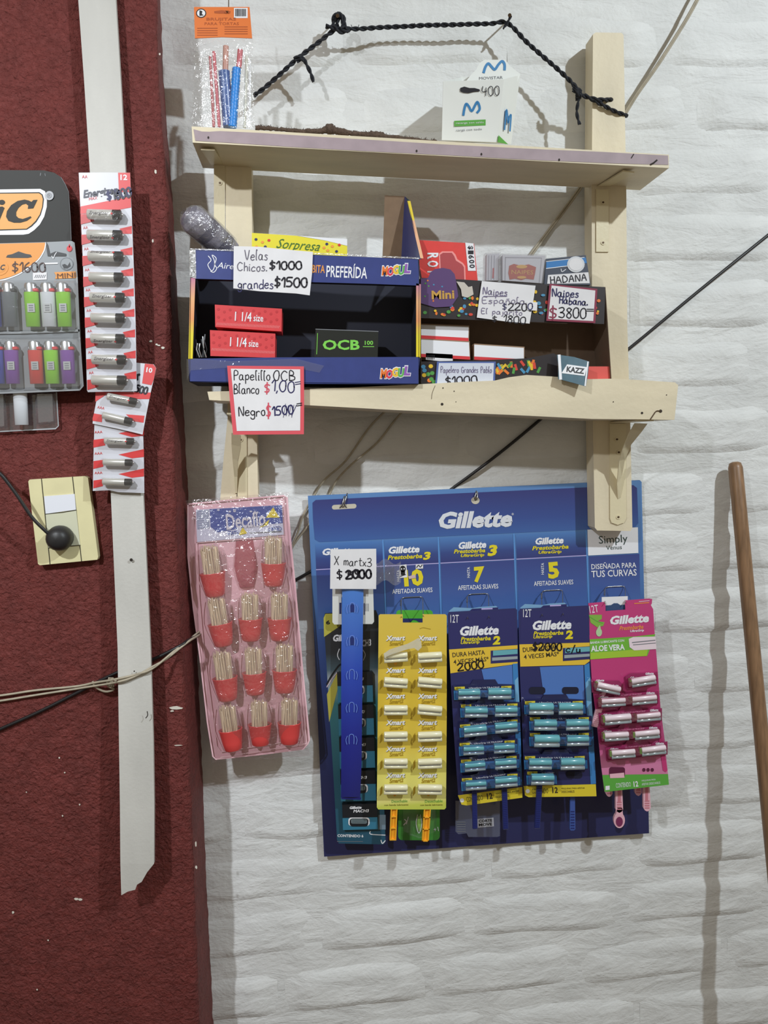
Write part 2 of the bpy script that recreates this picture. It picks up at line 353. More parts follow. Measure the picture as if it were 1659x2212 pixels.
# ---------------- setting: red stucco wall in front, at the left ----------------
YR = -.11
FE = [(-80, 334), (0, 337), (180, 341), (440, 362), (800, 372), (1100, 379), (1370, 390), (1700, 411), (2000, 422), (2212, 430), (2320, 434)]
BE = [(-80, 341), (0, 343), (180, 351), (440, 371), (800, 391), (1100, 408), (1370, 424), (1700, 438), (1900, 445), (2212, 461), (2320, 465)]
ZR0, ZR1 = -1.40, 1.10
def edgeX(tab, Y, z):                                  # world x of the outline at height z
    lo, hi = -900, 3400
    for _ in range(24):
        m_ = (lo+hi)/2; p = P(interp(tab, min(max(m_, -80), 2320)), m_, Y)
        if p.z > z: lo = m_
        else: hi = m_
    return p.x
mb = MB(); NZ_, NX_ = 330, 90; XL = P(-120, 1100, YR).x; vs = []
for j in range(NZ_+1):
    z = ZR0+(ZR1-ZR0)*j/NZ_; xe = edgeX(FE, YR, z)+.0022*noise.noise(Vector((0, 1, z*30))); xb = edgeX(BE, -.001, z)+.0015*noise.noise(Vector((9, 1, z*50)))
    for i in range(NX_+1):
        x = XL+(xe-XL)*i/NX_; rr = .006*max(0, (i/NX_-.97)/.03)**2
        vs.append((x, YR+rr+.0012*noise.noise(Vector((x*55, 0, z*55)))+.0009*noise.noise(Vector((x*130, 5, z*130))), z))
    for k in range(1, 7):
        t = k/6; vs.append((xe+(xb-xe)*t+.003*math.sin(math.pi*t)+.0012*noise.noise(Vector((t*3, 7, z*60))), YR+.006+(-YR-.006+.004)*t, z))
w_ = NX_+7
mb.add(vs, [(j*w_+i, j*w_+i+1, (j+1)*w_+i+1, (j+1)*w_+i) for j in range(NZ_) for i in range(w_-1)], RED, True)
patch(mb, XL-.8, XL, ZR0, ZR1, 30, 80, lambda x, z: YR+.0012*noise.noise(Vector((x*55, 0, z*55))), RED)
chip = mat('chipped_white_plaster', (214, 208, 196), .8)
PR = Pl(YR-.0015)
for x, y, a, b in ((336, 371, 3, 5), (345, 117, 2, 3), (380, 1529, 16, 3.5), (372, 1536, 5, 2), (385, 1610, 9, 1.5), (326, 737, 4, 2.5), (338, 744, 3, 2), (352, 751, 4, 3), (343, 746, 4, 1.5), (423, 1823, 2, 7), (424, 1873, 2.5, 4),
                   (165, 1942, 5, 3), (173, 1943, 5, 3), (28, 1971, 3, 3), (135, 1762, 2, 2), (172, 1738, 2, 2), (104, 2031, 2, 2), (140, 1669, 2, 1.5), (80, 2138, 2, 2), (57, 1711, 1.5, 1.5), (330, 520, 2, 4), (128, 1637, 2, 2)):
    mb.poly(PR, [(x+a*math.cos(t)*random.uniform(.7, 1.15), y+b*math.sin(t)*random.uniform(.7, 1.15)) for t in [i*.7 for i in range(9)]], chip, 0)
tag(mb.build('wall_left'), kind='structure')

# ---------------- white slat nailed on the red wall ----------------
mb = MB(); mid = [(-420, 140, 222, -.126), (-40, 167, 248, -.128), (0, 169, 250, -.128), (180, 182, 261, -.129), (370, 194, 271, -.130), (700, 214, 287, -.132), (1060, 239, 309, -.134), (1400, 254, 325, -.140), (1600, 257, 331, -.145), (1740, 259, 333, -.148), (1866, 260, 332.5, -.152)]
fr, bk = [], []
for y, a, b, Y in mid:
    for xx in (a, b): v = P(xx, y, Y); fr.append(v); bk.append(v+Vector((0, .007, 0)))
tipL = [(262, 1934), (276, 1926), (292, 1922), (296, 1911), (306, 1905), (318, 1884)]
n = len(fr); mb.add(fr+bk, [(2*i, 2*i+1, 2*i+3, 2*i+2) for i in range(n//2-1)]+[(2*i+n, 2*i+2+n, 2*i+3+n, 2*i+1+n) for i in range(n//2-1)]+[(2*i, 2*i+2, 2*i+2+n, 2*i+n) for i in range(n//2-1)]+[(2*i+1, 2*i+1+n, 2*i+3+n, 2*i+3) for i in range(n//2-1)]+[(0, n, n+1, 1)], SLAT)
mb.poly(Pl(-.152), [(260, 1866)]+tipL+[(332.5, 1866)], SLAT, 0, .007)
PS = Pl(-.1375)
mb.disc(PS, 283.5, 1209.5, 3.5, 3.5, DKM, .003); mb.disc(Pl(-.144), 290, 1450, 1.6, 1.6, DKM, .0015); mb.line(Pl(-.15), [(318, 1537), (319, 1545), (315, 1551)], 2, DKM, .002)
tag(mb.build('wooden_lath'), 'long white painted wooden slat hanging down the red wall, lower end broken', 'slat')

# ---------------- shelf unit ----------------
YB, YP = -.014, -.048                      # back and front of the posts
YF = -.140                                 # front edge of the boards
root = thing('wall_shelf', P(960, 953, YP), 'cream painted two-board wooden wall shelf on two posts with metal brackets', 'shelf')
def post(name, pts):
    mb = MB(); mb.poly(Pl(YP), pts, WOOD, 0, YP*-1-.014)
    return mb, name
mb, _ = post('post', [(1281, 74), (1287, 70), (1343, 71), (1347, 76), (1350, 250), (1353, 420), (1355, 700), (1362, 930), (1366, 1140), (1362, 1147), (1290, 1146), (1285, 1140), (1281, 930), (1279, 700), (1278, 420)])
PP = Pl(YP)
mb.disc(PP, 1319, 215, 6, 5, DKM, .0005)
mb.build('post', root)
mb, _ = post('post', [(486, 345), (543, 345), (545, 540), (550, 800), (555, 940), (558, 1100), (474, 1100), (482, 1000), (492, 900), (490, 700)])
mb.line(PP, [(520, 945), (517, 1000), (512, 1072)], 1.6, DKM, .0006); mb.line(PP, [(534, 945), (529, 985), (522, 1010)], 1.2, DKM, .0006)
mb.build('post', root)
PF = Pl(YF)
# upper board
fb = [(414, 273), (1445, 334), (1445, 363), (416, 308)]
mb = MB(); a = [P(x, y, YF) for x, y in fb]; b = [v+Vector((0, -.034-YF, 0)) for v in a]; mb.hexa(a, b, WOOD2)
mb.poly(PF, [(418, 279), (436, 284), (452, 284.5), (475, 283), (560, 287), (700, 296), (850, 305), (960, 312), (1060, 317), (1180, 323), (1300, 328), (1443, 336), (1444, 356), (1330, 353), (1210, 348), (1100, 343), (980, 336), (800, 327), (640, 318), (520, 310), (422, 304)], MAUVE, .0005)
for x, y in ((450, 297), (900, 326), (1208, 345), (1040, 333)): mb.disc(PF, x, y, 2, 3, DKM, .001, n=7)
mb.line(PF, [(1406, 355), (1412, 352), (1419, 346)], 3.5, DKM, .001, False); mb.line(PF, [(1364, 341), (1369, 333)], 2, DKM, .001)
mb.build('board', root)
# lower board
fb = [(448, 846), (620, 842), (760, 837), (905, 830), (1000, 825), (1069, 822), (1099, 815), (1137, 810), (1189, 813), (1271, 819), (1323, 818), (1400, 822), (1458, 826), (1465, 832), (1457, 907), (1400, 906), (1280, 905), (1100, 896), (860, 886), (660, 875), (540, 869), (452, 864)]
mb = MB(); mb.poly(PF, fb, WOOD2, 0, .106)
for x, y, r in ((955, 873, 3), (1387, 892, 2.6), (1427, 888, 3.6), (957, 838, 1.5), (981, 845, 1.3), (985, 868, 1), (1325, 868, 1.2), (1440, 853, 1.2)): mb.disc(PF, x, y, r, r, DKM, .0006, n=8)
mb.line(PF, [(932, 862), (934, 848), (940, 833)], .8, SCREW, .0005)
mb.line(PF, [(1405, 906), (1411, 897), (1418, 888), (1427, 888)], 2.2, SCREW, .0012)
mb.build('board', root)
# brackets
def bracket(leg, ly0, ly1, arm_back, arm_front, round_=False, brace=None, scr=()):
    mb = MB(); PL = Pl(YP)
    x0, x1 = leg
    pts = [(x0, ly0), (x1, ly0)] + ([(x1+1, ly1-14), (x1-4, ly1-5), ((x0+x1)/2, ly1), (x0+4, ly1-5), (x0+1, ly1-14)] if round_ else [(x1, ly1), (x0, ly1)])
    mb.poly(PL, pts, METAL_CREAM, .0022, .002)
    a = [P(*arm_front[0], YF+.012), P(*arm_front[1], YF+.012)]; b = [P(*arm_back[0], YP), P(*arm_back[1], YP)]
    mb.hexa([a[0], a[1], b[1], b[0]], [v+Vector((0, 0, .0022)) for v in (a[0], a[1], b[1], b[0])], METAL_CREAM)
    o = mb.build('bracket', root)
    if brace:
        mb = MB(); L_, R_ = [], []
        for (xa, ya, xb, yb, Y) in brace: L_.append(P(xa, ya, Y)); R_.append(P(xb, yb, Y))
        n = len(L_); K = Vector((.002, .001, 0))
        vs = L_+R_+[v+Vector((0, .003, -.001)) for v in L_]+[v+Vector((0, .003, -.001)) for v in R_]
        fs = []
        for i in range(n-1): fs += [(i, i+1, n+i+1, n+i), (2*n+i, 3*n+i, 3*n+i+1, 2*n+i+1), (i, 2*n+i, 2*n+i+1, i+1), (n+i, n+i+1, 3*n+i+1, 3*n+i)]
        mb.add(vs, fs, METAL_CREAM, False); mb.build('brace', o)
    for x, y, Y in scr:
        mb = MB(); pl = Pl(Y); mb.disc(pl, x, y, 5, 5, METAL_CREAM, .0012, .001, 12); mb.disc(pl, x, y, 2.5, 2.2, SCREW, .0016); mb.build('screw', o)
bracket((1288, 1315), 409, 544, ((1291, 404), (1316, 404)), ((1346, 371), (1370, 374)), scr=((1303, 437, YP-.002), (1303, 524, YP-.002)))
bracket((462, 486), 357, 520, ((456, 357), (484, 358)), ((434, 324), (464, 325)), scr=((475, 395, YP-.002),))
bracket((1317, 1352), 915, 1134, ((1318, 914), (1352, 914)), ((1372, 909.5), (1412, 909.5)), True,
        brace=[(1371, 914, 1399, 915, -.125), (1359, 936, 1386, 933, -.11), (1345, 970, 1364, 960, -.09), (1338, 995, 1350, 993, -.075), (1333, 1045, 1343.5, 1029, -.06), (1335, 1078, 1341, 1074, -.051)],
        scr=((1333, 949, YP-.002), (1337, 977, YP-.002), (1336, 1117, YP-.002)))
bracket((512, 533), 900, 1108, ((510, 905), (532, 905)), ((490, 895), (512, 896)), True,
        brace=[(500, 935, 520, 940, -.10), (500, 960, 520, 965, -.085), (502, 990, 514, 995, -.07), (506, 1030, 513, 1030, -.055), (508, 1065, 512, 1065, -.051)], scr=((520, 950, YP-.002),))

# ---------------- cords and rope ----------------
def cordpts(tab): return [P(*t) for t in [tuple(v) for v in smooth(tab, 5)]]
CORD = mat('beige_cord', (176, 166, 146), .6, var=.2, vs=80); BCAB = mat('black_cable', (30, 28, 30), .4); ROPE = mat('black_rope', (30, 32, 40), .8, bump=.8, bs=400)
mb = MB()
mb.tube(cordpts([(1640, -260, -.03), (1530, -50, -.03), (1504, 0, -.03), (1476, 50, -.028), (1421, 137, -.024), (1376, 201, -.018), (1350, 243, -.0125), (1300, 325, -.010), (1250, 407, -.0085), (1149, 544, -.0085), (1040, 690, -.008), (930, 800, -.008), (828, 892, -.008), (792, 931, -.010), (747, 995, -.010), (701, 1037, -.0085), (676, 1075, -.0072), (655, 1113, -.0072), (638, 1163, -.0085), (600, 1225, -.0085), (520, 1296, -.012), (470, 1334, -.030), (428, 1366, -.062), (405, 1386, -.105), (385, 1400, -.119), (373, 1409, -.122), (328, 1445, -.1455), (290, 1458, -.1455), (247.6, 1467.8, -.1455), (203, 1475, -.125), (164, 1482.7, -.117), (74.6, 1491.6, -.115), (-20, 1505, -.115), (-260, 1530, -.115)]), .0017, CORD, 6)
mb.tube(cordpts([(1646, -260, -.03), (1533, -50, -.03), (1508, 0, -.03), (1480, 50, -.028), (1425, 137, -.024), (1380, 201, -.018), (1354, 243, -.0125), (1304, 325, -.010), (1254, 409, -.0085), (1154, 545, -.0085), (1050, 700, -.008), (950, 810, -.008), (864, 895, -.008), (816, 955, -.010), (762, 1001, -.010), (728, 1037, -.0085), (705, 1080, -.0072), (665, 1136, -.0072), (634, 1178, -.0085), (600, 1240, -.0085), (520, 1308, -.012), (470, 1346, -.030), (431, 1371, -.062), (411, 1383, -.105), (390, 1399, -.119), (358, 1424, -.128), (328, 1441, -.1455), (290, 1462, -.1455), (250, 1474, -.1455), (179, 1485.7, -.118), (83, 1500.6, -.115), (-20, 1517, -.115), (-260, 1550, -.115)]), .0017, CORD, 6)
mb.tube(cordpts([(250, 1470, -.150), (238, 1466, -.135), (232, 1480, -.12), (246, 1489, -.122), (228, 1494, -.122), (208, 1485, -.122), (200, 1472, -.124)]), .0017, CORD, 6)
for k in range(3): mb.tube([P(236+4*k, 1464, -.128), P(234+4*k, 1474, -.133), P(238+4*k, 1482, -.126)], .0015, CORD, 6)
tag(mb.build('twin_cord'), 'thin beige twin cord strung diagonally behind the shelf and knotted at the white slat', 'cord')
mb = MB(); mb.tube(cordpts([(1720, 460, -.012), (1659, 508, -.010), (1510, 628, -.010), (1360, 752, -.0095), (1250, 835, -.0095), (1165, 908, -.0095), (1075, 982, -.0095), (980, 1053, -.0066), (830, 1160, -.0068), (700, 1220, -.0068), (640, 1252, -.0068), (560, 1298, -.010), (500, 1334, -.012), (460, 1354, -.030), (428, 1372, -.062), (406, 1384, -.105), (388, 1396, -.117), (331, 1424, -.117), (250.6, 1454, -.118), (167, 1496, -.114), (83.5, 1538, -.114), (-20, 1584, -.114), (-280, 1700, -.114)]), .0026, BCAB, 8)
tag(mb.build('black_cable'), 'black cable running diagonally across both walls, behind the shelf and the blue panel', 'cable')
# twisted black rope
def twist(mb, tab, r, m, turns=60, seg=8):
    pts = cordpts(tab); L = [0]
    for a, b in zip(pts, pts[1:]): L.append(L[-1]+(b-a).length)
    N_ = int(L[-1]/.0022)
    fine = []; j = 0
    for k in range(N_+1):
        d = L[-1]*k/N_
        while j < len(L)-2 and L[j+1] < d: j += 1
        t = (d-L[j])/max(1e-9, L[j+1]-L[j]); fine.append(pts[j].lerp(pts[j+1], t))
    for ph in (0, math.pi):
        out = []
        for k, p in enumerate(fine):
            d = (fine[min(k+1, N_)]-fine[max(k-1, 0)]).normalized(); u = d.cross(Vector((0, 1, 0))).normalized(); w = d.cross(u)
            a = ph+k*.55; out.append(p+(u*math.cos(a)+w*math.sin(a))*r*.55)
        mb.tube(out, r*.62, m, 5)
mb = MB()
twist(mb, [(548, 206, -.04), (574, 188, -.04), (639, 130, -.04), (690, 90, -.04), (722, 66, -.04), (744, 63, -.04), (780, 62, -.036), (834, 59, -.034), (920, 55, -.034), (1000, 53, -.034), (1060, 51, -.036), (1096, 50, -.04), (1138, 91, -.044), (1174, 123, -.048), (1210, 154, -.052), (1240, 184, -.055), (1250, 201, -.056), (1275, 212, -.056), (1300, 216, -.056), (1319, 215, -.048)], .0032, ROPE)
twist(mb, [(1262, 206, -.056), (1300, 226, -.054), (1330, 241, -.052), (1351, 249, -.046), (1352, 250, -.03)], .0030, ROPE)
twist(mb, [(720, 60, -.04), (722, 38, -.042), (730, 29, -.044), (738, 38, -.042), (744, 55, -.042), (752, 66, -.042), (735, 68, -.044), (722, 60, -.045), (704, 57, -.046)], .0034, ROPE)
twist(mb, [(728, 60, -.036), (730, 40, -.038), (738, 32, -.04), (744, 50, -.042), (736, 64, -.045)], .0034, ROPE)
twist(mb, [(641, 132, -.043), (655, 128, -.045), (664, 143, -.043), (672, 160, -.042), (677, 177, -.040)], .0028, ROPE)
twist(mb, [(636, 128, -.044), (648, 122, -.046), (656, 130, -.043)], .003, ROPE)
for k in range(3): twist(mb, [(1238, 184+5*k, -.062), (1246, 190+5*k, -.064), (1254, 199+5*k, -.06), (1244, 204+5*k, -.052)], .0028, ROPE)
twist(mb, [(1252, 208, -.058), (1248, 225, -.056), (1246, 245, -.054), (1252, 269, -.054)], .0024, ROPE)
twist(mb, [(1103, 34, -.046), (1098, 46, -.044), (1087, 62, -.042)], .0022, ROPE)
for k in range(14):
    x = random.uniform(760, 1080); y = 62-(x-760)*.032; mb.tube([P(x, y, -.037), P(x+random.uniform(-6, 6), y-random.uniform(4, 9), -.039)], .0005, ROPE, 4)
tag(mb.build('black_rope'), 'twisted black rope strung on nails above the upper shelf and tied to the post', 'rope')
for x, y, lab in ((1101, 33, 'bent nail in the white wall holding the right corner of the black rope'), (729, 34, 'nail in the white wall under the black rope knot')):
    mb = MB(); mb.tube([P(x, y+8, 0), P(x, y, -.05)], .0013, SCREW, 8); mb.tube([P(x, y, -.05), P(x, y, -.0515)], .0028, SCREW, 10); tag(mb.build('nail'), lab, 'nail')

# ---------------- broomstick ----------------
STK = mat('brown_varnished_wood', (146, 112, 82), .4, var=.35, vs=60, stretch=(3, 3, .25))
mb = MB(); a = P(1588, 1003, -.022); b = P(1636, 1500, -.075); d = (b-a); r = .0118
pts = [a-d.normalized()*.004, a-d.normalized()*.002, a+d.normalized()*.006, a+d*.3, b, a+d*1.6, a+d*2.05, a+d*3, a+d*((-1.398-a.z)/d.z)]
mb.tube(pts, [.005, .0095, r, r, r, r, r, r, r], STK, 18)
tag(mb.build('wooden_stick'), 'round brown wooden stick leaning against the white wall right of the razor panel', 'stick')

# ---------------- socket, plug ----------------
YS = YR-.013; PSK = Pl(YS)
IV = mat('ivory_plastic', (222, 214, 168), .4, var=.07, vs=30); IVW = mat('white_plastic_insert', (226, 228, 236), .45); IVG = mat('socket_module_plastic', (206, 206, 180), .45); GAP = mat('dark_gap', (60, 56, 40), .8)
root = thing('wall_socket', P(137, 1130, YR), 'cream wall socket plate with white blank insert on the red wall', 'socket')
mb = MB(); mb.poly(PSK, [(61, 1040), (64, 1036), (183, 1028.5), (190, 1032), (212, 1203), (210, 1209), (86, 1221), (82, 1218)], IV, 0, .012); mb.build('cover_plate', root)
mb = MB(); mb.line(PSK, [(89.5, 1034.5), (108, 1219)], 1.8, GAP, .0004, False); mb.line(PSK, [(156.6, 1030), (176, 1212)], 1.8, GAP, .0004, False); mb.build('seam', root)
mb = MB(); mb.poly(PSK, [(95, 1072), (161, 1067), (164, 1101), (98.5, 1110)], IVW, .0012, .001); mb.build('blank_insert', root)
mb = MB(); mb.poly(PSK, [(98.5, 1111), (164.5, 1102.5), (173, 1177), (104.5, 1183)], IVG, .0010, .001); mb.line(PSK, [(98.5, 1110.5), (135, 1107), (164.5, 1102)], 1.6, GAP, .0012, False); mb.line(PSK, [(104.5, 1183.5), (173, 1177.5)], 1.4, GAP, .0011, False); mb.build('socket_module', root)
root = thing('power_plug', P(134, 1160, YS), 'round black power plug with its cord, pushed into the cream wall socket', 'plug')
RUB = mat('black_rubber', (38, 37, 38), .45, bump=.1)
c = P(134, 1160.5, YS); mb = MB(); mb.lathe([(.0001, -.030), (.008, -.0295), (.0135, -.026), (.0175, -.019), (.0185, -.011), (.0175, -.002), (.0165, -.0015)], RUB, 'y', 24, (c.x, c.y, c.z)); mb.build('plug_head', root)
mb = MB(); mb.tube(cordpts([(-260, 700, YR-.02), (-130, 880, YR-.04), (-30, 1000, YR-.05), (0, 1023, YR-.05), (18, 1044, YR-.048), (39, 1073, YR-.045), (68, 1116, YR-.040), (95, 1144, YR-.036), (112, 1158, YS-.018), (128, 1162, YS-.016)]), .0024, RUB, 10)
mb.build('cord', root)
# =====================================================================================
# goods on and above the shelf
# =====================================================================================
# ---- clear bag with orange header, upper shelf, left ----
YG = -.125; PG = Pl(YG); OH = mat('orange_card', (226, 118, 48), .5); OHD = mat('dark_orange_print', (176, 84, 34), .5)
root = thing('hanging_bag', P(482, 276, YG), 'clear cellophane bag with orange card header standing at the left end of the upper shelf', 'bag')
mb = MB(); mb.poly(PG, [(419, 15), (539, 15), (542, 50), (544.7, 82.5), (480, 80), (421, 82.5)], OH, .001, .0012)
mb.text(PG, 'BRUJITAS', 446, 38, 510, 38, 8, OHD, .0013, bold=.01); mb.text(PG, 'PARA TORTAS', 442, 48, 516, 48, 6, OHD, .0013)
for k in range(4): mb.q(PG, 426, 60+5*k, 470, 61.6+5*k, OHD, .0013); mb.q(PG, 485, 57+5*k, 535, 58.6+5*k, OHD, .0013)
mb.disc(PG, 434.5, 28.5, 11, 10, BLK, .0013); mb.disc(PG, 434.5, 28.5, 9, 8, WHT, .0016); mb.poly(PG, [(431, 22), (437, 24), (436, 30), (440, 33), (431, 34)], BLK, .0019)
mb.poly(PG, [(463, 24), (472, 23), (478, 22), (490, 23), (498, 24), (497, 29), (485, 29), (474, 29), (463, 28)], OHD, .0013)
mb.q(PG, 505.5, 17, 535, 39, WHT, .0013)
x = 508
while x < 532: w = random.choice((1, 1.6, 2.4)); mb.q(PG, x, 19, x+w, 35, BLK, .0016); x += w+random.choice((1, 1.5))
mb.build('header_card', root)
mb = MB(); n = 16; rows = []
for j in range(n+1):
    y = 83+(276-83)*j/n; a = 421-7*j/n+1.5*math.sin(j*1.7); b = 546+4*j/n+1.5*math.sin(j*1.3+1)
    rows.append([P(a+(b-a)*i/12, y+(.02*(a+(b-a)*i/12-480) if j == n else 0), YG-(.010 if j else 0)*math.sin(math.pi*i/12)**.6-.0022*noise.noise(Vector((i*.9, j*.7, 3)))) for i in range(13)])
mb.add([v for r_ in rows for v in r_], [(j*13+i, j*13+i+1, (j+1)*13+i+1, (j+1)*13+i) for j in range(n) for i in range(12)], film('crinkled_cellophane', gloss=.13, rough=.12, bump=1.0, bs=90, haze=.03), True)
mb.build('cellophane', root)
mb = MB(); mb.tube([P(495, -30, YG+.004), P(494, 0, YG+.003), P(494, 20, YG+.002), P(491, 27, YG-.003), P(488, 23, YG-.004)], .0007, SCREW, 6); mb.build('hanging_wire', root)
def stick(pts, r, m, lab, name='plastic_stick', rib=False, Yo=0):
    mb = MB(); pp = [P(x, y, YG-.001+Yo) for x, y in pts]; n = 14 if not rib else 40; q_ = [pp[0].lerp(pp[1], k/n) for k in range(n+1)]
    rs = [r*(1+(.12*math.sin(k*2.6) if rib else 0)) for k in range(n+1)]; mb.tube(q_, rs, m, 8)
    tag(mb.build(name), lab, 'stick', 'sticks in the orange-headed bag')
MPINK = mat('pink_plastic', (206, 92, 104), .4); MBL = mat('bright_blue_plastic', (42, 132, 214), .4); MDB = mat('deep_blue_plastic', (52, 92, 160), .3)
stick([(484, 155), (494, 274)], .0085, MDB, 'smooth dark blue tapered stick in the clear bag'); stick([(511, 148), (502, 275)], .0062, MBL, 'bright blue ribbed stick in the clear bag', rib=True, Yo=-.004)
stick([(462, 112), (474, 274)], .0025, MPINK, 'leftmost thin pink stick in the clear bag'); stick([(454, 122), (462, 274)], .0022, mat('dull_pink', (186, 96, 100), .4), 'dull pink stick against the left side of the clear bag', Yo=.003)
stick([(488, 100), (487, 153)], .0042, mat('pale_salmon', (206, 150, 134), .4), 'pale salmon stick top above the dark blue one in the clear bag', Yo=.002); stick([(519, 108), (516, 146)], .0040, MPINK, 'short pink stick top above the ribbed blue one in the clear bag', Yo=.002)
stick([(533, 120), (528, 276)], .0022, mat('pale_straw', (206, 204, 190), .4), 'pale straw-coloured stick at the right side of the clear bag'); stick([(540, 130), (540, 276)], .0016, mat('white_straw', (224, 224, 226), .4), 'thin white stick at the far right edge of the clear bag')

# ---- brown knitted cloth edge on the upper shelf ----
mb = MB(); BR = mat('brown_wool', (98, 80, 68), .95, var=.4, vs=300, bump=1, bs=600)
tab = [(552, 276, 5), (580, 277, 4), (620, 281, 4), (660, 284, 5), (695, 283, 6), (712, 279, 10), (730, 284, 7), (760, 288, 6), (790, 291, 6), (815, 293, 9), (835, 296, 6), (870, 299, 4), (905, 302, 3), (945, 305, 2)]
pts = smooth([(x, y, w) for x, y, w in tab], 7)
c = [P(p.x+random.uniform(-1, 1), p.y+random.uniform(-1, 1), YF+.02) for p in pts]; mb.tube(c, [max(.0012, p.z/1500*random.uniform(.8, 1.25)) for p in pts], BR, 8)
for k in range(260):
    p = random.choice(pts); a = P(p.x+random.uniform(-4, 4), p.y-p.z*.5, YF+.02); mb.tube([a, a+Vector((random.uniform(-.003, .003), random.uniform(-.003, .003), random.uniform(.0008, .0035)))], .0003, BR, 3, False)
tag(mb.build('knitted_cloth'), 'narrow fuzzy brown knitted cloth lying along the top of the upper shelf', 'cloth')

# ---- white carton with blue wave letter ----
MB_ = mat('wave_blue', (46, 126, 184), .5); root = thing('white_carton', P(1015, 305, -.12), 'open white carton with a blue letter M and handwritten 400 on the upper shelf', 'box')
WC = mat('white_carton_board', (232, 234, 230), .55); c0, c1, c2 = (957, 176, -.105), (1088, 171.5, -.128), (1124, 162, -.075)
b0, b1, b2 = (954, 303, -.105), (1074, 308, -.128), (1104, 312, -.075)
mb = MB(); A, B, C_ = P(*c0), P(*c1), P(*c2); a, b, c = P(*b0), P(*b1), P(*b2); Dk, dk = A+(C_-B), a+(c-b)
th = .0008
def panel(mb, p4, m, t=.0008):
    n_ = (p4[1]-p4[0]).cross(p4[2]-p4[0]).normalized()*t; mb.hexa(p4, [v+n_ for v in p4], m)
panel(mb, [A, B, b, a], WC); panel(mb, [B, C_, c, b], WC); panel(mb, [C_, Dk, dk, c], WC); panel(mb, [Dk, A, a, dk], WC); panel(mb, [a, b, c, dk], WC)
pf = Pl(pts=[c0, c1, b0]); ps = Pl(pts=[c1, c2, b1])
pf2 = Pl(pts=[c0, c1, b0]); pf2.o = pf2.o+pf2.n*.0009; ps2 = Pl(pts=[c1, c2, b1]); ps2.o = ps2.o+ps2.n*.0009
mb.line(pf2, [(1001, 248), (1003, 236), (1007, 224), (1013, 230), (1019, 240), (1026, 228), (1031, 220), (1035, 227), (1036, 236), (1031, 243)], 5, MB_, .0006)
mb.poly(pf2, [(981, 261), (1049, 258), (1049, 271), (981, 273)], GRN, .0006); mb.text(pf2, 'recarga con saldo', 985, 264, 1045, 262, 5, WHT, .0009); mb.text(pf2, 'cargá con todo', 985, 279, 1041, 276.5, 6, GREYP, .0006)
mb.poly(pf2, [(994, 190), (1003, 187), (1014, 190), (1025, 190), (1036, 193), (1037, 197), (1024, 198), (1012, 201), (1001, 200), (994, 197)], INK, .0006)
mb.hand(pf2, '400', 1041, 186, 1078, 185, 20, INK, 1.6, .0008)
mb.line(ps2, [(1090, 280), (1092, 258), (1094.5, 236), (1097, 258), (1098, 266), (1101, 252), (1104, 248), (1103, 266), (1101.5, 283)], 3.2, MB_, .0006)
mb.poly(ps2, [(1077, 292), (1098, 312), (1075, 307)], GRN, .0006)
mb.build('carton', root)
mb = MB(); pk = Pl(-.082); mb.poly(pk, [(1007, 175), (1018, 161), (1028, 151), (1036, 136), (1047, 129), (1092, 129), (1100, 141), (1124, 160), (1118, 176)], WC, 0, .0008)
mb.line(pk, [(1045, 156), (1049, 144), (1055, 137), (1062, 144), (1069, 150), (1077, 139), (1085, 132), (1090, 139), (1090, 150)], 5.5, MB_, .0006); mb.text(pk, 'MOVISTAR', 1035, 166, 1086, 164, 6, GREYP, .0006)
mb.build('back_flap', root)

# ---- blue candy display carton ----
NB = mat('blue_carton', (54, 66, 128), .35, coat=.3, var=.08, vs=60); NI = mat('navy_carton_inside', (26, 28, 44), .7); KB = mat('brown_cardboard', (128, 104, 82), .85, var=.1, vs=80)
root = thing('candy_display_carton', P(656, 830, -.10), 'blue cardboard candy display carton with open front window, left half of the lower shelf', 'carton')
YC, YCb = -.150, -.062; PC = Pl(YC); OL = mat('confetti_side_print', (226, 168, 96), .4, grad=2, stops=[(0, (232, 210, 40)), (.3, (222, 206, 50)), (.5, (226, 150, 96)), (.75, (226, 170, 120)), (1, (190, 120, 150))])
mb = MB(); mb.poly(PC, [(421, 537), (500, 541), (600, 546), (740, 553), (903, 560), (906, 617), (800, 613), (620, 608), (422, 602)], NB, 0, .0012)
for s_, x0, m in (('c', 0, 0),): pass
mb.text(PC, 'Aire', 470, 566, 505, 569, 13, WHT, .0004, shear=.2); mb.line(PC, [(450, 553), (456, 562), (449, 572), (457, 585), (463, 577), (463, 563), (458, 551), (467, 558), (464, 571), (468, 580), (462, 588), (455, 586)], 1.6, WHT, .0004)
mb.text(PC, 'TU GOLOSINA FAVORITA', 560, 574, 671, 577, 15, ORG, .0004); mb.text(PC, 'BITA', 675, 572, 702, 573, 17, ORG, .0004, bold=.01); mb.text(PC, 'PREFERÍDA', 706, 567, 794, 571, 31, WHT, .0004, bold=.012)
LG = [mat('gummy_orange', (232, 120, 48), .4), mat('gummy_red', (216, 62, 84), .4), mat('gummy_yellow', (232, 190, 60), .4), mat('gummy_green', (92, 176, 84), .4), mat('gummy_purple', (146, 92, 176), .4)]
def candy_logo(mb, x0, y0, x1, y1, h, pl):
    w = (x1-x0)/5
    for k, ch in enumerate('MOGUL'):
        yy = y0+(y1-y0)*k/4+(1.5 if k % 2 else -1); xa = x0+k*w
        mb.text(pl, ch, xa-3, yy-3, xa+w+2, yy-3, h+6, WHT, .0005+.00003*k, shear=.15, bold=.10); mb.text(pl, ch, xa-1.5, yy-1, xa+w+.5, yy-1, h+2, LG[k], .0009+.00003*k, shear=.15, bold=.05)
candy_logo(mb, 826, 577, 886, 572, 18, PC); mb.build('top_band', root)
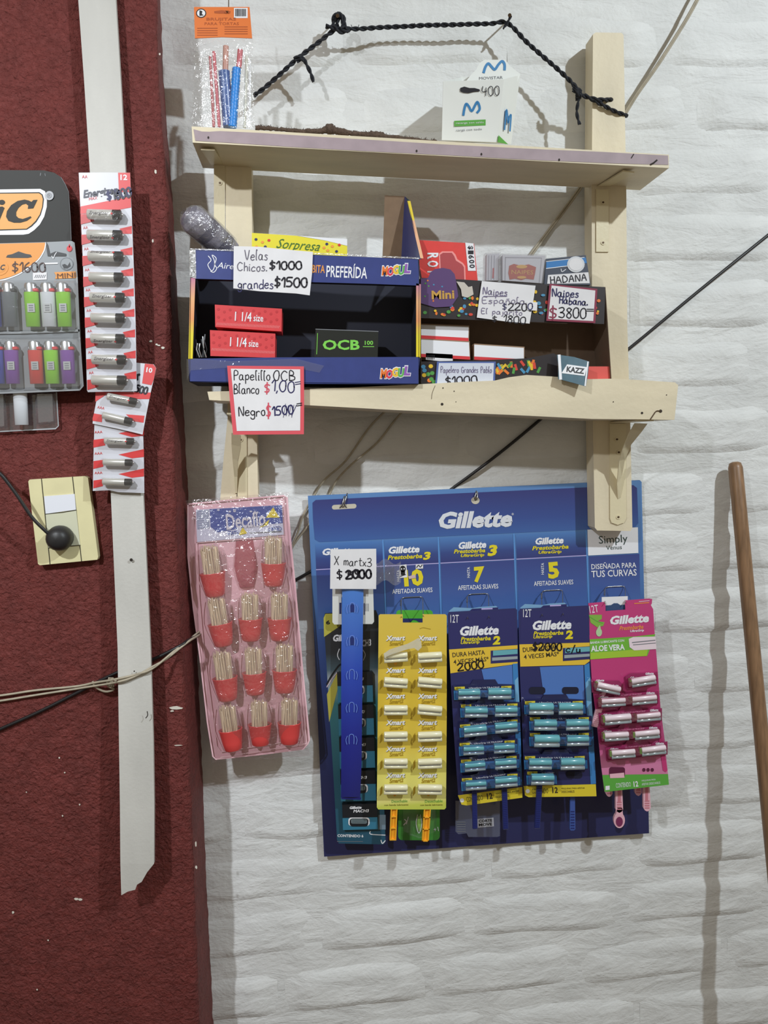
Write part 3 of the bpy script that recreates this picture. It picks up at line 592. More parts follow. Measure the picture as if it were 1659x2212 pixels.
mb = MB(); mb.poly(PC, [(407, 775), (600, 772), (907, 771), (905, 800), (904, 830), (650, 829), (409, 825)], NB, 0, .0012); candy_logo(mb, 823, 799, 886, 793, 18, PC); mb.build('bottom_lip', root)
for xa, ya, xb, yb, xc, yc, xd, yd in ((411, 600, 422, 600, 416, 776, 407, 776), (899, 612, 909, 614, 908, 773, 899, 771)):
    mb = MB(); mb.poly(PC, [(xa, ya), (xb, yb), (xc, yc), (xd, yd)], OL, 0, .001); mb.build('printed_edge', root)
mb = MB(); f4 = [P(412, 537, YC), P(906, 560, YC), P(905, 830, YC), P(409, 825, YC)]; K = Vector((0, YCb-YC, 0)); bk = [v+K for v in f4]
panel(mb, [bk[3], bk[2], bk[1], bk[0]], NI); panel(mb, [f4[0], f4[3], bk[3], bk[0]], NI); panel(mb, [f4[2], f4[1], bk[1], bk[2]], NI); panel(mb, [f4[3], f4[2], bk[2], bk[3]], NI)
fi = [P(422, 603, YC+.002), P(906, 617, YC+.002)]; panel(mb, [fi[0], fi[1], fi[1]+K*.35+Vector((0, 0, .004)), fi[0]+K*.35+Vector((0, 0, .004))], NI)
mb.build('tray', root)
mb = MB(); mb.poly(Pl(-.075), [(831, 422), (874, 424), (870, 500), (868, 562), (826, 560), (829, 490)], KB, 0, .001)
q0 = [P(874, 424, -.075), P(879, 432, -.085), P(909, 560, YC+.004), P(866, 562, -.074)]; mb.add(q0+[v+Vector((.001, 0, 0)) for v in q0], [(0, 1, 2, 3), (7, 6, 5, 4)], NB)
e = [P(875, 426, -.0755), P(880, 434, -.086), P(889, 476, -.105), P(908, 558, YC+.003)]
cc = [mat('dark_teal_print', (50, 70, 66), .4), mat('yellow_edge_print', (226, 202, 70), .4), mat('peach_print', (228, 176, 140), .4)]
for i in range(3): mb.add([e[i], e[i+1], e[i+1]+Vector((.0045, 0, 0)), e[i]+Vector((.0045 if i else .001, 0, 0))], [(0, 1, 2, 3)], cc[i])
mb.build('side_flap', root)
mb = MB(); pts = [(412, 538), (560, 543), (740, 550), (904, 558)]
mb.line(Pl(YC-.001), pts, 3, film('tape_film', gloss=.35, rough=.2, bump=.8, bs=200, haze=.25), .0003); mb.poly(Pl(YC-.001), [(409, 540), (423, 538), (424, 602), (410, 598)], MATS['tape_film'], .0003); mb.poly(Pl(YC-.001), [(403, 776), (416, 774), (500, 780), (640, 775), (700, 790), (690, 805), (640, 795), (520, 792), (412, 800), (404, 822)], CLEAR, .0005); mb.build('tape', root)

# rolling paper boxes in the blue carton
RB = mat('red_paper_box', (212, 62, 66), .45, var=.06, vs=200); RBD = mat('darker_red_motif', (190, 46, 52), .45); RBL = mat('pink_hatch', (236, 150, 150), .45)
def box_from(pl_Y, q4, depth, m, top=None):
    mb = MB(); a_ = [P(x, y, pl_Y) for x, y in q4]; mb.hexa(a_, [v+Vector((0, depth, 0)) for v in a_], m); return mb
for q4, Y, lab in (([(464, 658), (609, 667), (608, 716), (465, 706)], -.136, 'upper one of two stacked red 1 1/4 size boxes in the blue carton'),
                   ([(453.5, 713), (594.6, 720.7), (594, 773), (454.5, 769)], -.142, 'lower one of two stacked red 1 1/4 size boxes in the blue carton')):
    mb = box_from(Y, q4, .05, RB); pl = Pl(Y); x0, y0 = q4[0]
    for k in range(11):
        for j in range(2): mb.disc(pl, x0+8+12.6*k, y0+10+17*j+.55*k+(5 if k % 2 else 0), 3.2, 3.2, RBD, .0003, n=6)
    for k in range(44): mb.line(pl, [(x0+4+3.1*k, y0+44+.16*k), (x0+6+3.1*k, y0+39+.16*k)], .8, RBL, .0003, False)
    mb.text(pl, '1 1/4', x0+44, y0+15, x0+80, y0+17, 20, WHT, .0005, bold=.012); mb.text(pl, 'size', x0+84, y0+22, x0+105, y0+23, 14, WHT, .0005, bold=.01)
    tag(mb.build('rolling_paper_box'), lab, 'box', 'red rolling paper boxes in the blue carton')
BB = mat('black_glossy_box', (30, 34, 32), .3, coat=.4); LG2 = mat('lime_foil', (126, 206, 84), .35)
mb = box_from(-.140, [(682, 710), (817.4, 715), (815.7, 773), (679, 771)], .05, BB); pl = Pl(-.140)
mb.text(pl, 'OCB', 697, 734, 777, 734, 22, LG2, .0005, bold=.03); mb.text(pl, '100', 788, 736, 806, 736, 9, LG2, .0005, bold=.02); mb.q(pl, 784, 748, 808, 749.5, LG2, .0005); mb.line(pl, [(686, 720), (684, 765)], 1.2, LG2, .0005, False)
mb.line(pl, [(682, 711), (817, 716)], 1.5, GREYP, .0004, False); tag(mb.build('rolling_paper_box'), 'black rolling paper box with lime green lettering in the blue carton', 'box')
mb = MB()
for k in range(7):
    x = 423+k*3; mb.tube([P(x, random.uniform(725, 745), -.14), P(x+random.uniform(-3, 6), 755, -.142), P(x+random.uniform(0, 8), 772, -.14)], random.uniform(.0006, .0014), SILV if k % 2 else BLK, 5)
mb.tube([P(443, 722, -.14), P(438, 772, -.138)], .0008, GREYP, 5); tag(mb.build('metal_clips'), 'small tangle of shiny metal clips in the left corner of the blue carton', 'clips', kind='thing')

# yellow surprise box
pl = Pl(-.105); YB_ = mat('yellow_card', (230, 216, 52), .5); mb = box_from(-.105, [(544, 503), (750, 516.5), (750, 556), (544, 545)], .02, YB_)
mb.poly(pl, [(640, 509), (750, 516.5), (750, 531), (700, 519)], WHT, .0004); mb.text(pl, 'Sorpresa', 598, 515, 692, 522, 27, mat('dark_green_script', (62, 110, 40), .5), .0006, shear=.45)
for x, y, m in ((553, 517, NAVY), (581, 519, REDP), (567, 523, ORG), (554, 533, ORG), (573, 533, NAVY), (706, 527, NAVY), (718, 532, ORG), (733, 529, REDP), (708, 541, ORG), (727, 543, NAVY), (700, 535, ORG)): mb.disc(pl, x, y, 3.3, 3, m, .0006, n=8)
tag(mb.build('surprise_box'), 'yellow box with confetti dots and green script reading Sorpresa behind the candle note', 'box')

# wrapped roll of candles
root = thing('wrapped_candle_roll', P(450, 500, -.13), 'crumpled plastic-wrapped roll of candles leaning out of the blue carton at its top left', 'roll')
a_, b_ = P(404, 462, -.150), P(500, 545, -.105); d_ = b_-a_; mb = MB(); rr = [.010, .017, .0205, .0205, .020, .019, .018, .016]
WR = mat('violet_grey_wrapper', (150, 146, 166), .35, var=.4, vs=90, bump=1, bs=120, coat=.5); WD = mat('dark_violet_band', (72, 68, 100), .35, bump=.8, bs=120, coat=.5)
ts = [-.02, .04, .14, .34, .5, .7, .86, 1.0]
for i in range(7): mb.tube([a_+d_*ts[i], a_+d_*ts[i+1]], [rr[i], rr[i+1]], WD if i in (0, 3, 5) else WR, 14, i in (0, 6))
for v in range(len(mb.v)): mb.v[v] += Vector(noise.noise_vector(mb.v[v]*90))*.0011
mb.build('roll_body', root)
mb = MB(); mb.tube([a_+d_*t_ for t_ in (-.07, .0, .1, .35, .6, .9)], [.006, .015, .0215, .0218, .0212, .019], film('crinkled_wrap', gloss=.22, rough=.14, bump=1, bs=120, haze=.12), 16, False)
for v in range(len(mb.v)): mb.v[v] += Vector(noise.noise_vector(mb.v[v]*120))*.0014
mb.build('plastic_wrap', root)

# ---- notes ----
def note(q4, Y, m, lab, name='price_note', border=None, bw=9, curl=0):
    mb = MB(); pl = Pl(Y)
    if border:
        mb.poly(pl, q4, border, 0, .0004); cx = sum(p[0] for p in q4)/len(q4); cy = sum(p[1] for p in q4)/len(q4)
        inn = []
        for x, y in q4:
            inn.append((x+(bw if x < cx else -bw), y+(bw*.8 if y < cy else -bw)))
        mb.poly(pl, inn, m, .0003)
    else: mb.poly(pl, q4, m, 0, .0004)
    return mb, pl, lab, name
def fin(t): mb, pl, lab, name = t; return tag(mb.build(name), lab, 'note')
TP = MATS['tape_film']
t = note([(505, 531.6), (560, 533), (640, 541), (676, 544), (674, 590), (669, 638), (640, 634), (560, 629), (504, 622.8)], YC-.004, PAPER, 'white handwritten paper note Velas chicos $1000 grandes $1500 on the blue carton'); mb, pl = t[:2]
mb.hand(pl, 'Velas', 529, 540, 578, 541, 21, mat('grey_pencil', (92, 88, 104), .6), 1.7, .0006); mb.hand(pl, 'Chicos.', 513, 566, 577, 568, 18, MATS['grey_pencil'], 1.7, .0006); mb.hand(pl, '$1000', 583, 565, 651, 564, 17, INK, 3.2, .0006)
mb.hand(pl, 'grandes', 514, 603, 590, 603, 20, NAVINK, 1.9, .0006); mb.hand(pl, '$1500', 594, 600, 663, 600, 20, INK, 3.4, .0006); fin(t)
PK = mat('pink_red_marker_border', (216, 82, 92), .6)
t = note([(490.6, 790), (656.4, 791.5), (657, 870), (656.4, 938), (503.5, 939), (497, 870)], YC-.004, PAPER, 'red-bordered handwritten note listing blanco and negro prices, hanging from the blue carton lip', border=PK, bw=8); mb, pl = t[:2]
mb.hand(pl, 'Papelillo', 505, 801, 583, 801, 20, INK, 1.9, .0007); mb.hand(pl, 'OCB', 591, 800, 636, 801, 21, INK, 2.1, .0007); mb.hand(pl, 'Blanco', 505, 830, 559, 830, 20, INK, 1.9, .0007)
mb.hand(pl, '$', 572, 828, 582, 828, 21, REDINK, 2.6, .0007); mb.hand(pl, '1,00', 588, 821, 636, 824, 24, NAVINK, 2.4, .0007); mb.hand(pl, '=', 637, 822, 648, 821, 18, NAVINK, 1.8, .0007)
mb.hand(pl, 'Negro', 515, 879, 572, 878, 20, INK, 2.1, .0007); mb.hand(pl, '$', 576, 874, 584, 874, 28, REDINK, 2.8, .0007); mb.hand(pl, '1500', 588, 878, 632, 876, 19, NAVINK, 2.8, .0007); mb.hand(pl, '/', 630, 876, 640, 876, 20, NAVINK, 1.4, .0007); mb.hand(pl, '=', 641, 868, 651, 867, 17, INK, 2, .0007)
for k in range(4): mb.line(pl, [(612+6*k, 899+random.uniform(-3, 3)), (617+6*k, 874+random.uniform(-3, 3))], .9, NAVINK, .0008)
fin(t)

# ---- black chocolate display carton, right half of the lower shelf ----
root = thing('chocolate_display_carton', P(1110, 830, -.09), 'black cardboard display carton with coloured candy dots, right half of the lower shelf', 'carton')
BC = mat('black_carton', (40, 34, 38), .4, coat=.3); BI = mat('brown_carton_inside', (100, 82, 66), .85, var=.08, vs=60); YM, YMb = -.128, -.064; PM = Pl(YM)
DC = [mat('candy_yellow', (226, 186, 50), .4), mat('candy_orange', (226, 120, 50), .4), mat('candy_green', (80, 150, 70), .4), mat('candy_blue', (72, 140, 180), .4), mat('candy_red', (210, 70, 56), .4)]
mb = MB(); mb.poly(PM, [(909, 600), (1002, 604), (1100, 610), (1200, 615), (1308, 620), (1305, 700), (1200, 697), (1050, 692), (909, 687)], BC, 0, .001)
for k in range(125):
    x = random.uniform(913, 1300); lo = 640 if x < 1040 else 618; y = random.uniform(lo, 680)+.033*(x-909)*.5; y = 687-(687-y)*.96
    if x > 990 or y > 655: mb.disc(PM, x, y, random.uniform(2.6, 5), random.uniform(2.4, 4.4), random.choice(DC), .0003+.00001*k, n=8)
PU = mat('purple_print', (86, 58, 108), .45); mb.poly(PM, [(909, 655), (909, 602), (925, 600), (930, 588), (940, 581), (957, 578.5), (973, 582), (982, 592), (985, 606), (990, 640), (975, 662), (940, 664)], PU, .0018, .0008)
mb.text(PM, 'Mini', 932, 628, 981, 626, 19, mat('gold_letter', (196, 152, 72), .4), .0024, bold=.03); mb.poly(PM, [(986, 608), (1003, 610), (1012, 620), (1020, 618), (1023, 636), (1010, 643), (998, 640), (996, 625)], mat('torn_cardboard', (196, 188, 178), .8), .0021)
for x, y in ((919, 612), (926, 618), (937, 615), (955, 619), (918, 640), (936, 650), (924, 606)): mb.disc(PM, x, y, 2, 1.8, random.choice(DC), .0021, n=7)
mb.build('top_band', root)
mb = MB(); mb.poly(PM, [(909, 781), (1000, 779), (1069, 777), (1137, 774), (1170, 768), (1196, 763), (1204, 768), (1206, 822), (909, 836)], BC, 0, .001)
for k in range(26):
    x = random.uniform(1072, 1165); y = 808-random.uniform(0, 22); a = random.uniform(-.9, .9); mb.line(PM, [(x, y), (x+9*math.sin(a), y-10*math.cos(a))], 5.5, random.choice(DC), .0003+.00002*k, False)
for k in range(9): mb.disc(PM, random.uniform(911, 938), random.uniform(790, 825), 5, 4.5, random.choice(DC), .0003+.00002*k, n=8)
mb.build('bottom_lip', root)
mb = MB(); f4 = [P(908, 600, YM), P(1308, 620, YM), P(1322, 834, YM), P(909, 842, YM)]; K = Vector((0, YMb-YM, 0)); bk = [v+K for v in f4]
panel(mb, [bk[3], bk[2], bk[1], bk[0]], BI); panel(mb, [f4[2], f4[1], bk[1], bk[2]], BI); panel(mb, [f4[0], f4[3], bk[3], bk[0]], BI); mb.build('tray', root)
# things standing in it
RO = mat('red_card', (222, 62, 56), .45, var=.06, vs=80); WIN = mat('pink_window_print', (176, 74, 78), .35)
mb = box_from(-.105, [(897, 518), (1024, 526), (1032, 606), (912, 606)], .018, RO); pl = Pl(-.105)
mb.poly(pl, [(948, 548), (955, 543), (978, 543), (984, 550), (988, 560), (1000, 568), (1005, 575), (1006, 604), (950, 604)], mat('light_pink_outline', (240, 150, 146), .4), .0004); mb.poly(pl, [(951, 550), (957, 546), (976, 546), (981, 553), (985, 563), (998, 571), (1002, 577), (1003, 604), (953, 604)], WIN, .0007)
for i, (ch, yy) in enumerate((('R', 546), ('O', 563), ('Y', 580))):
    vs, fs = glyphs(ch, 0, .03); mb.add([pl.p(923+24*(v_), yy+14*u_, .0006) for u_, v_ in vs], fs, WHT)
mb.poly(pl, [(1005, 524), (1023, 526), (1028, 585), (1011, 585)], WHT, .0006)
for i, ch in enumerate('$1600'):
    vs, fs = glyphs(ch, 0, .03); mb.add([pl.p(1010+12*v_+i, 531+10*i+8*(u_), .0009) for u_, v_ in vs], fs, INK)
tag(mb.build('card_deck'), 'red playing card box leaning at the left end of the black carton', 'card box')
CL2 = film('deck_case_plastic', gloss=.14, rough=.1, bump=.05, haze=.14, hc=(214, 214, 222)); GRC = mat('grey_card_back', (196, 194, 202), .45); GRL = mat('grey_line_print', (150, 148, 158), .5)
for q4, Y, lab, em in (([(1049, 546), (1082, 544), (1081, 606), (1048, 606)], -.098, 'clear-cased playing card deck half hidden left of the deck with the red emblem', 0), ([(1083, 547.6), (1181, 549.5), (1173, 612), (1083, 606)], -.106, 'clear-cased playing card deck with a red and gold emblem on its face', 1)):
    mb = box_from(Y+.002, [(x+(3 if i in (0, 3) else -3), y+(3 if i < 2 else 0)) for i, (x, y) in enumerate(q4)], .014, GRC); pl = Pl(Y+.002)
    if em:
        mb.line(pl, [(1092, 556), (1170, 557), (1165, 610)], 1.4, GRL, .0004, False); mb.line(pl, [(1092, 556), (1091, 606)], 1.4, GRL, .0004, False)
        mb.poly(pl, [(1100, 574), (1110, 570), (1126, 574), (1142, 571), (1158, 577), (1156, 590), (1153, 604), (1136, 602), (1126, 605), (1112, 602), (1101, 604), (1098, 590)], mat('emblem_red', (168, 62, 40), .4), .0005)
        mb.text(pl, 'NAIPES', 1105, 583, 1152, 584, 9, mat('emblem_gold', (206, 156, 64), .4), .0008); mb.disc(pl, 1127, 576, 12, 4, MATS['emblem_gold'], .0008); mb.disc(pl, 1127, 599, 10, 3, MATS['emblem_gold'], .0008)
    else:
        for k in range(3): mb.line(pl, [(1056+6*k, 552), (1055+6*k, 604)], 1.6, GRL, .0004, False)
        mb.line(pl, [(1066, 580), (1065, 600)], 3, WIN, .0006, False)
    o = mb.build('card_deck'); tag(o, lab, 'card box', 'clear-cased playing card decks')
    m2 = box_from(Y, q4, .018, CL2); m2.build('clear_case', o)
mb = box_from(-.104, [(1179.5, 559), (1265.5, 551), (1276, 616), (1176, 614)], .018, mat('slate_card', (62, 68, 84), .4)); pl = Pl(-.104)
mb.poly(pl, [(1180, 566), (1265, 556), (1268, 568), (1180, 580)], BLUE, .0003); mb.line(pl, [(1180, 580), (1230, 574)], 1.5, WHT, .0005); mb.line(pl, [(1180, 565), (1262, 556)], 1.2, WHT, .0005)
mb.disc(pl, 1244, 571, 19, 17.5, mat('silver_sticker', (206, 208, 212), .3, .3), .0008, n=24); mb.disc(pl, 1244, 571, 15, 13.5, PAPER, .0011, n=24); mb.poly(pl, [(1184, 594), (1271, 588), (1274, 612), (1182, 613)], PAPER, .0006)
mb.hand(pl, 'HADANA', 1188, 598, 1266, 592, 14, INK, 2.3, .0009); mb.line(pl, [(1212, 581), (1214, 587), (1222, 582)], 1.4, WHT, .0005)
tag(mb.build('card_deck'), 'slate and blue playing card box with round silver sticker and white label', 'card box')
for q4, Y, lab in (([(908.6, 699), (1014, 703), (1013, 737), (908.6, 731)], -.110, 'white cigarette-paper carton, top one of the left stack in the black carton'), ([(908.6, 731), (1014.5, 737), (1016, 777), (908.6, 771)], -.116, 'white cigarette-paper carton, bottom one of the left stack in the black carton'), ([(1024.4, 742), (1133, 749), (1133, 783), (1024.4, 777)], -.114, 'white cigarette-paper carton with a red base standing alone in the middle of the black carton')):
    mb = box_from(Y, q4, .04, mat('carton_rim_brown', (150, 122, 98), .8)); pl = Pl(Y); (xa, ya), (xb, yb), (xc, yc), (xd, yd) = q4
    mb.poly(pl, [(xa, ya+2.5), (xb-1.5, yb+2.5), (xc-1.5, yc-7), (xd, yd-7)], WHT, .0004); mb.poly(pl, [(xd, yd-7), (xc-1, yc-7), (xc-1, yc), (xd, yd)], REDP, .0004)
    if yb == 737: mb.poly(pl, [(920, yd-8.5), (978, yd-5.5), (978, yc+6), (920, yd+6)], PAPER, .0004); [mb.line(pl, [(923+3*k, yd-4), (923+3*k, yd+5)], 1.2, BLK, .0007, False) for k in range(6)]
    tag(mb.build('small_carton'), lab, 'carton', 'white small cartons in the black display')
mb = box_from(-.124, [(1262, 791.6), (1319.6, 791.6), (1319, 822), (1262, 822)], .03, mat('coral_box', (222, 92, 84), .45)); tag(mb.build('small_carton'), 'coral red little box at the far right corner of the black carton', 'carton')
# notes and sachet at the black carton
t = note([(1041, 607), (1100, 612), (1157, 617), (1152, 650), (1144, 699), (1090, 694), (1030, 686), (1036, 640)], YM-.003, PAPER, 'white handwritten note Naipes $2200 $1800 taped to the black carton'); mb, pl = t[:2]; GP = mat('violet_grey_pencil', (110, 100, 132), .6)
mb.hand(pl, 'Naipes', 1044, 620, 1096, 624, 15, GP, 1.8, .0006); mb.line(pl, [(1045, 640), (1095, 640)], 1.4, GP, .0006); mb.hand(pl, 'Española', 1042, 642, 1134, 643, 13, GP, 1.3, .0006); mb.hand(pl, '$', 1086, 656, 1094, 656, 13, NAVINK, 1.6, .0006); mb.hand(pl, '2200', 1099, 654, 1151, 656, 16, INK, 2.5, .0006)
mb.hand(pl, 'El pajarito', 1040, 666, 1128, 670, 11, GP, 1.3, .0006); mb.hand(pl, '$', 1064, 683, 1073, 683, 12, INK, 1.6, .0006); mb.hand(pl, '1800', 1089, 680, 1136, 686, 15, INK, 2.1, .0006); mb.poly(pl, [(1138, 652), (1161, 653), (1160, 671), (1139, 670)], PAPER, .0009); mb.hand(pl, '0', 1141, 655, 1151, 656, 14, NAVINK, 2.2, .0012); fin(t)
MR = mat('maroon_marker_border', (136, 44, 70), .6)
t = note([(1187, 613), (1290.5, 624), (1286, 698), (1180, 693)], YM-.0035, PAPER, 'maroon-bordered handwritten note priced $3800 on the black carton', border=MR, bw=4.5); mb, pl = t[:2]
mb.hand(pl, 'Naipes', 1193, 622, 1250, 625, 17, NAVINK, 2.4, .0007); mb.hand(pl, 'Habana.', 1209, 640, 1270, 645, 15, NAVINK, 2.5, .0007); mb.hand(pl, '$', 1188, 662, 1202, 662, 25, MR, 3, .0007); mb.hand(pl, '3800', 1208, 664, 1266, 666, 22, INK, 2.6, .0007); mb.hand(pl, '=', 1268, 664, 1283, 665, 16, INK, 2, .0007); fin(t)
t = note([(944, 781), (1071, 781), (1069, 828), (940, 832)], YM-.003, mat('bluish_paper', (206, 210, 222), .7), 'blue-bordered handwritten note Papelero Grandes low behind the shelf edge', border=mat('blue_marker_border', (78, 98, 160), .6), bw=4); mb, pl = t[:2]
mb.hand(pl, 'Papelero Grandes Pablo', 952, 792, 1062, 792, 13, GP, 1.2, .0007); mb.hand(pl, '$1000', 962, 815, 1030, 812, 17, INK, 2.6, .0007); fin(t)
mb = MB(); pl = Pl(pts=[(1203, 766, -.143), (1273, 781, -.149), (1206, 818, -.152)]); TE = mat('dark_teal_foil', (58, 96, 112), .35, var=.2, vs=80)
mb.poly(pl, [(1203, 766), (1240, 771), (1273, 781), (1270, 810), (1265.5, 834.6), (1235, 826), (1205.7, 818.5), (1206, 790)], TE, 0, .0008); mb.line(pl, [(1208, 768), (1211, 818)], 6, WHT, .0004, False); mb.poly(pl, [(1225, 787), (1268, 793), (1263, 812), (1213, 806)], WHT, .0005)
mb.text(pl, 'KAZZ', 1225, 791, 1263, 796, 12, BLK, .0008, bold=.04); mb.line(pl, [(1270, 782), (1264, 833)], 3, WHT, .0004, False); tag(mb.build('foil_sachet'), 'dark teal foil sachet with a white name band, hanging over the lower shelf edge', 'sachet')
# =====================================================================================
# left wall: lighter display, batteries
# =====================================================================================
BLKC = mat('black_display_card', (42, 42, 40), .6, var=.05, vs=40); AMB = mat('amber_print', (226, 164, 84), .5); ORGC = mat('orange_pack_card', (226, 150, 66), .5); GRYC = mat('grey_pack_card', (142, 146, 150), .45)
YL = -.130; PLC = Pl(YL); root = thing('lighter_display_card', P(0, 520, YR), 'tall black display card with rounded corner and orange logo holding lighters on the red wall', 'display')
mb = MB(); mb.poly(PLC, [(-200, 366), (95, 368), (117, 373), (131, 382), (141, 398), (148, 414), (152, 470), (154, 520), (160, 640), (168, 790), (-200, 800)], BLKC, 0, .004); mb.line(PLC, [(132, 383), (141, 398), (148, 414), (152, 470), (154, 518)], .8, GREYP, .0004, False)
mb.line(PLC, [(88, 374), (87, 379)], 1.6, GREYP, .0004, False); mb.line(PLC, [(97, 375), (98, 380)], 1.2, GREYP, .0004, False)
mb.poly(PLC, [(-170, 411), (-60, 410), (87, 408), (97, 413), (101.5, 424), (101, 447), (95.5, 468), (86, 485), (74, 497), (62, 505), (50, 507), (-60, 508), (-150, 509), (-175, 500), (-182, 460)], WHT, .0005)
mb.poly(PLC, [(-165, 419), (-60, 417), (85, 415), (92, 420), (95, 430), (93, 447), (88, 464), (79, 479), (69, 489), (58, 496), (-60, 500), (-150, 501), (-168, 492), (-174, 460)], BLKC, .0008)
mb.poly(PLC, [(-163, 421), (-60, 419), (84, 417.5), (90, 421.5), (92.5, 430), (91, 447), (86, 463), (77, 477), (67, 487), (57, 494), (-60, 497.5), (-150, 498.5), (-166, 490), (-172, 460)], AMB, .0011)
# C (slab italic), i, B
mb.poly(PLC, [(81, 431.5), (72, 450), (60, 451), (61, 444), (56, 440), (48, 442), (40, 449), (35, 458), (35, 466), (40, 471), (49, 473), (58, 470), (66, 467), (68, 470), (58, 477), (44, 481), (30, 481), (18, 477), (13, 468), (15, 456), (24, 443), (38, 434), (53, 431), (62, 433), (68, 436), (72, 432)], BLKC, .0015)
mb.poly(PLC, [(-12, 448), (5, 446), (10, 449), (-2, 478), (-14, 479), (-20, 475)], BLKC, .0015); mb.disc(PLC, 4, 437, 7, 5.5, BLKC, .0015); mb.text(PLC, 'B', -110, 436, -35, 434, 46, BLKC, .0015, shear=.4, bold=.05)
mb.disc(PLC, 106.5, 422.5, 9.5, 10, mat('registered_grey', (176, 178, 182), .5), .0016); mb.text(PLC, '®', 101, 417, 112, 417, 11, GREYP, .0019); mb.build('backing_card', root)
YL2 = YL-.004; PL2 = Pl(YL2)
mb = MB(); mb.poly(PL2, [(-200, 528), (-20, 526), (98, 523), (155, 520.5), (161, 524), (166, 570), (170, 640), (174, 716), (177, 790), (180.5, 834), (174, 842), (60, 849), (-200, 856)], GRYC, 0, .0015)
mb.poly(PL2, [(-200, 529), (-20, 527), (97, 524), (97, 534), (93, 544), (83, 559), (65, 574), (43, 589), (22, 598), (0, 603.5), (-60, 612), (-200, 625)], ORGC, .0004); mb.line(PL2, [(99, 524), (97, 536), (93, 546), (83, 561), (65, 576), (43, 591), (22, 600), (0, 606), (-60, 614)], 2.4, WHT, .0006)
mb.poly(PL2, [(13, 556), (16, 551), (26, 549), (40, 543), (55, 548), (66, 550), (69, 555), (60, 557), (25, 557)], BLK, .0008)
mb.poly(PL2, [(117, 588), (163, 586), (165, 600.5), (119, 602), (121, 595)], ORGC, .0008); mb.text(PL2, 'MINI', 123, 591, 162, 588.5, 10.5, mat('dark_brown_letter', (90, 50, 24), .5), .0016, bold=.0)
mb.hand(PL2, '$1600', 27, 568, 97, 567, 20, mat('brown_marker', (66, 42, 40), .5), 2.4, .0011); mb.disc(PL2, 144, 570, 14.5, 14, mat('dull_grey_print', (112, 116, 120), .5), .0008); mb.disc(PL2, 144, 570, 12.5, 12, GRYC, .0010)
mb.poly(PL2, [(134, 572), (140, 570), (146, 574), (151, 566), (153, 575), (146, 580), (138, 580)], BLK, .0012); mb.disc(PL2, 150, 537, 6, 6.5, REDP, .0008); mb.line(PL2, [(150, 528), (150, 534)], 2, REDP, .0008, False)
mb.poly(PL2, [(99, 521), (104, 530), (108, 548), (120, 543), (143, 548), (143, 553), (124, 553), (103, 553), (101, 540)], BLK, .0009); mb.line(PL2, [(112, 553), (115, 558), (118, 551), (122, 545)], 1.4, WHT, .0011)
mb.q(PL2, 71, 589, 101, 605, PAPER, .0009, -1); [mb.line(PL2, [(75+4*k, 600), (78+4*k, 594)], 1.4, GREYP, .0012, False) for k in range(6)]; mb.q(PL2, 93, 568, 125, 571, WHT, .0009, -1)
mb.disc(PL2, -2, 578, 20, 17, ORGC, .0009); mb.disc(PL2, 1, 578, 16, 13, WHT, .0008); mb.disc(PL2, 0, 578, 13, 10, ORGC, .0012); mb.text(PL2, 'C', 0, 572, 11, 571, 12, BLK, .0014, shear=.3, bold=.04)
mb.build('pack_card', root)
LPR = {}
def make_lighter(cn, rgb, clear=False):
    pr = proto('cigarette_lighter'); LPR[cn] = pr; m = mat('lighter_'+cn, rgb, .22, coat=.6, spec=.6)
    mb = MB(); n = 20; prof = []
    def oval(z, a, b): return [Vector((a*math.cos(2*math.pi*k/n), b*math.sin(2*math.pi*k/n), z)) for k in range(n)]
    rings = [oval(-.031, .0085, .0045), oval(-.0305, .0098, .0056), oval(.014, .0103, .006), oval(.0175, .0103, .006)]
    vs = [v for r_ in rings for v in r_]; mb.add(vs, [(j*n+k, j*n+(k+1) % n, (j+1)*n+(k+1) % n, (j+1)*n+k) for j in range(3) for k in range(n)], m, True); mb.add(vs, [tuple(range(n)), tuple(range(3*n, 4*n))], m)
    body = mb.build('body', pr)
    mb = MB(); rings = [oval(.0175, .0085, .0052), oval(.028, .0082, .005), oval(.0305, .0065, .0042)]; vs = [v+Vector((-.001, 0, 0)) for r_ in rings for v in r_]
    mb.add(vs, [(j*n+k, j*n+(k+1) % n, (j+1)*n+(k+1) % n, (j+1)*n+k) for j in range(2) for k in range(n)], SILV, True); mb.add(vs, [tuple(range(2*n, 3*n))], SILV); mb.build('metal_hood', pr)
    mb = MB(); mb.box(.003, .0105, -.0048, .0048, .0178, .0225, REDP if not clear else BLK, .001); mb.build('fuel_button', pr)
    mb = MB(); mb.lathe([(.0001, -.003), (.0038, -.003), (.0038, .003), (.0001, .003)], GREYP, 'y', 12, (.0035, 0, .0275)); mb.build('spark_wheel', pr)
    if not clear:
        mb = MB(); mb.box(-.0045, .0055, -.0066, -.0055, -.011, .001, mat('silver_label', (170, 172, 172), .4, .2)); 
        for k in range(3): mb.box(-.0025, .0035, -.0069, -.0066, -.009+.0032*k, -.0075+.0032*k, GREYP)
        mb.build('warning_label', pr)
    return pr
make_lighter('green', (142, 206, 56)); make_lighter('white', (214, 218, 224)); make_lighter('purple', (126, 76, 160)); make_lighter('red', (208, 70, 64)); make_lighter('blue', (58, 70, 160)); make_lighter('grey', (104, 110, 116), True)
YLT = YL2-.009; used_l = {}
rowT, rowB = (611, 706), (737, 829)
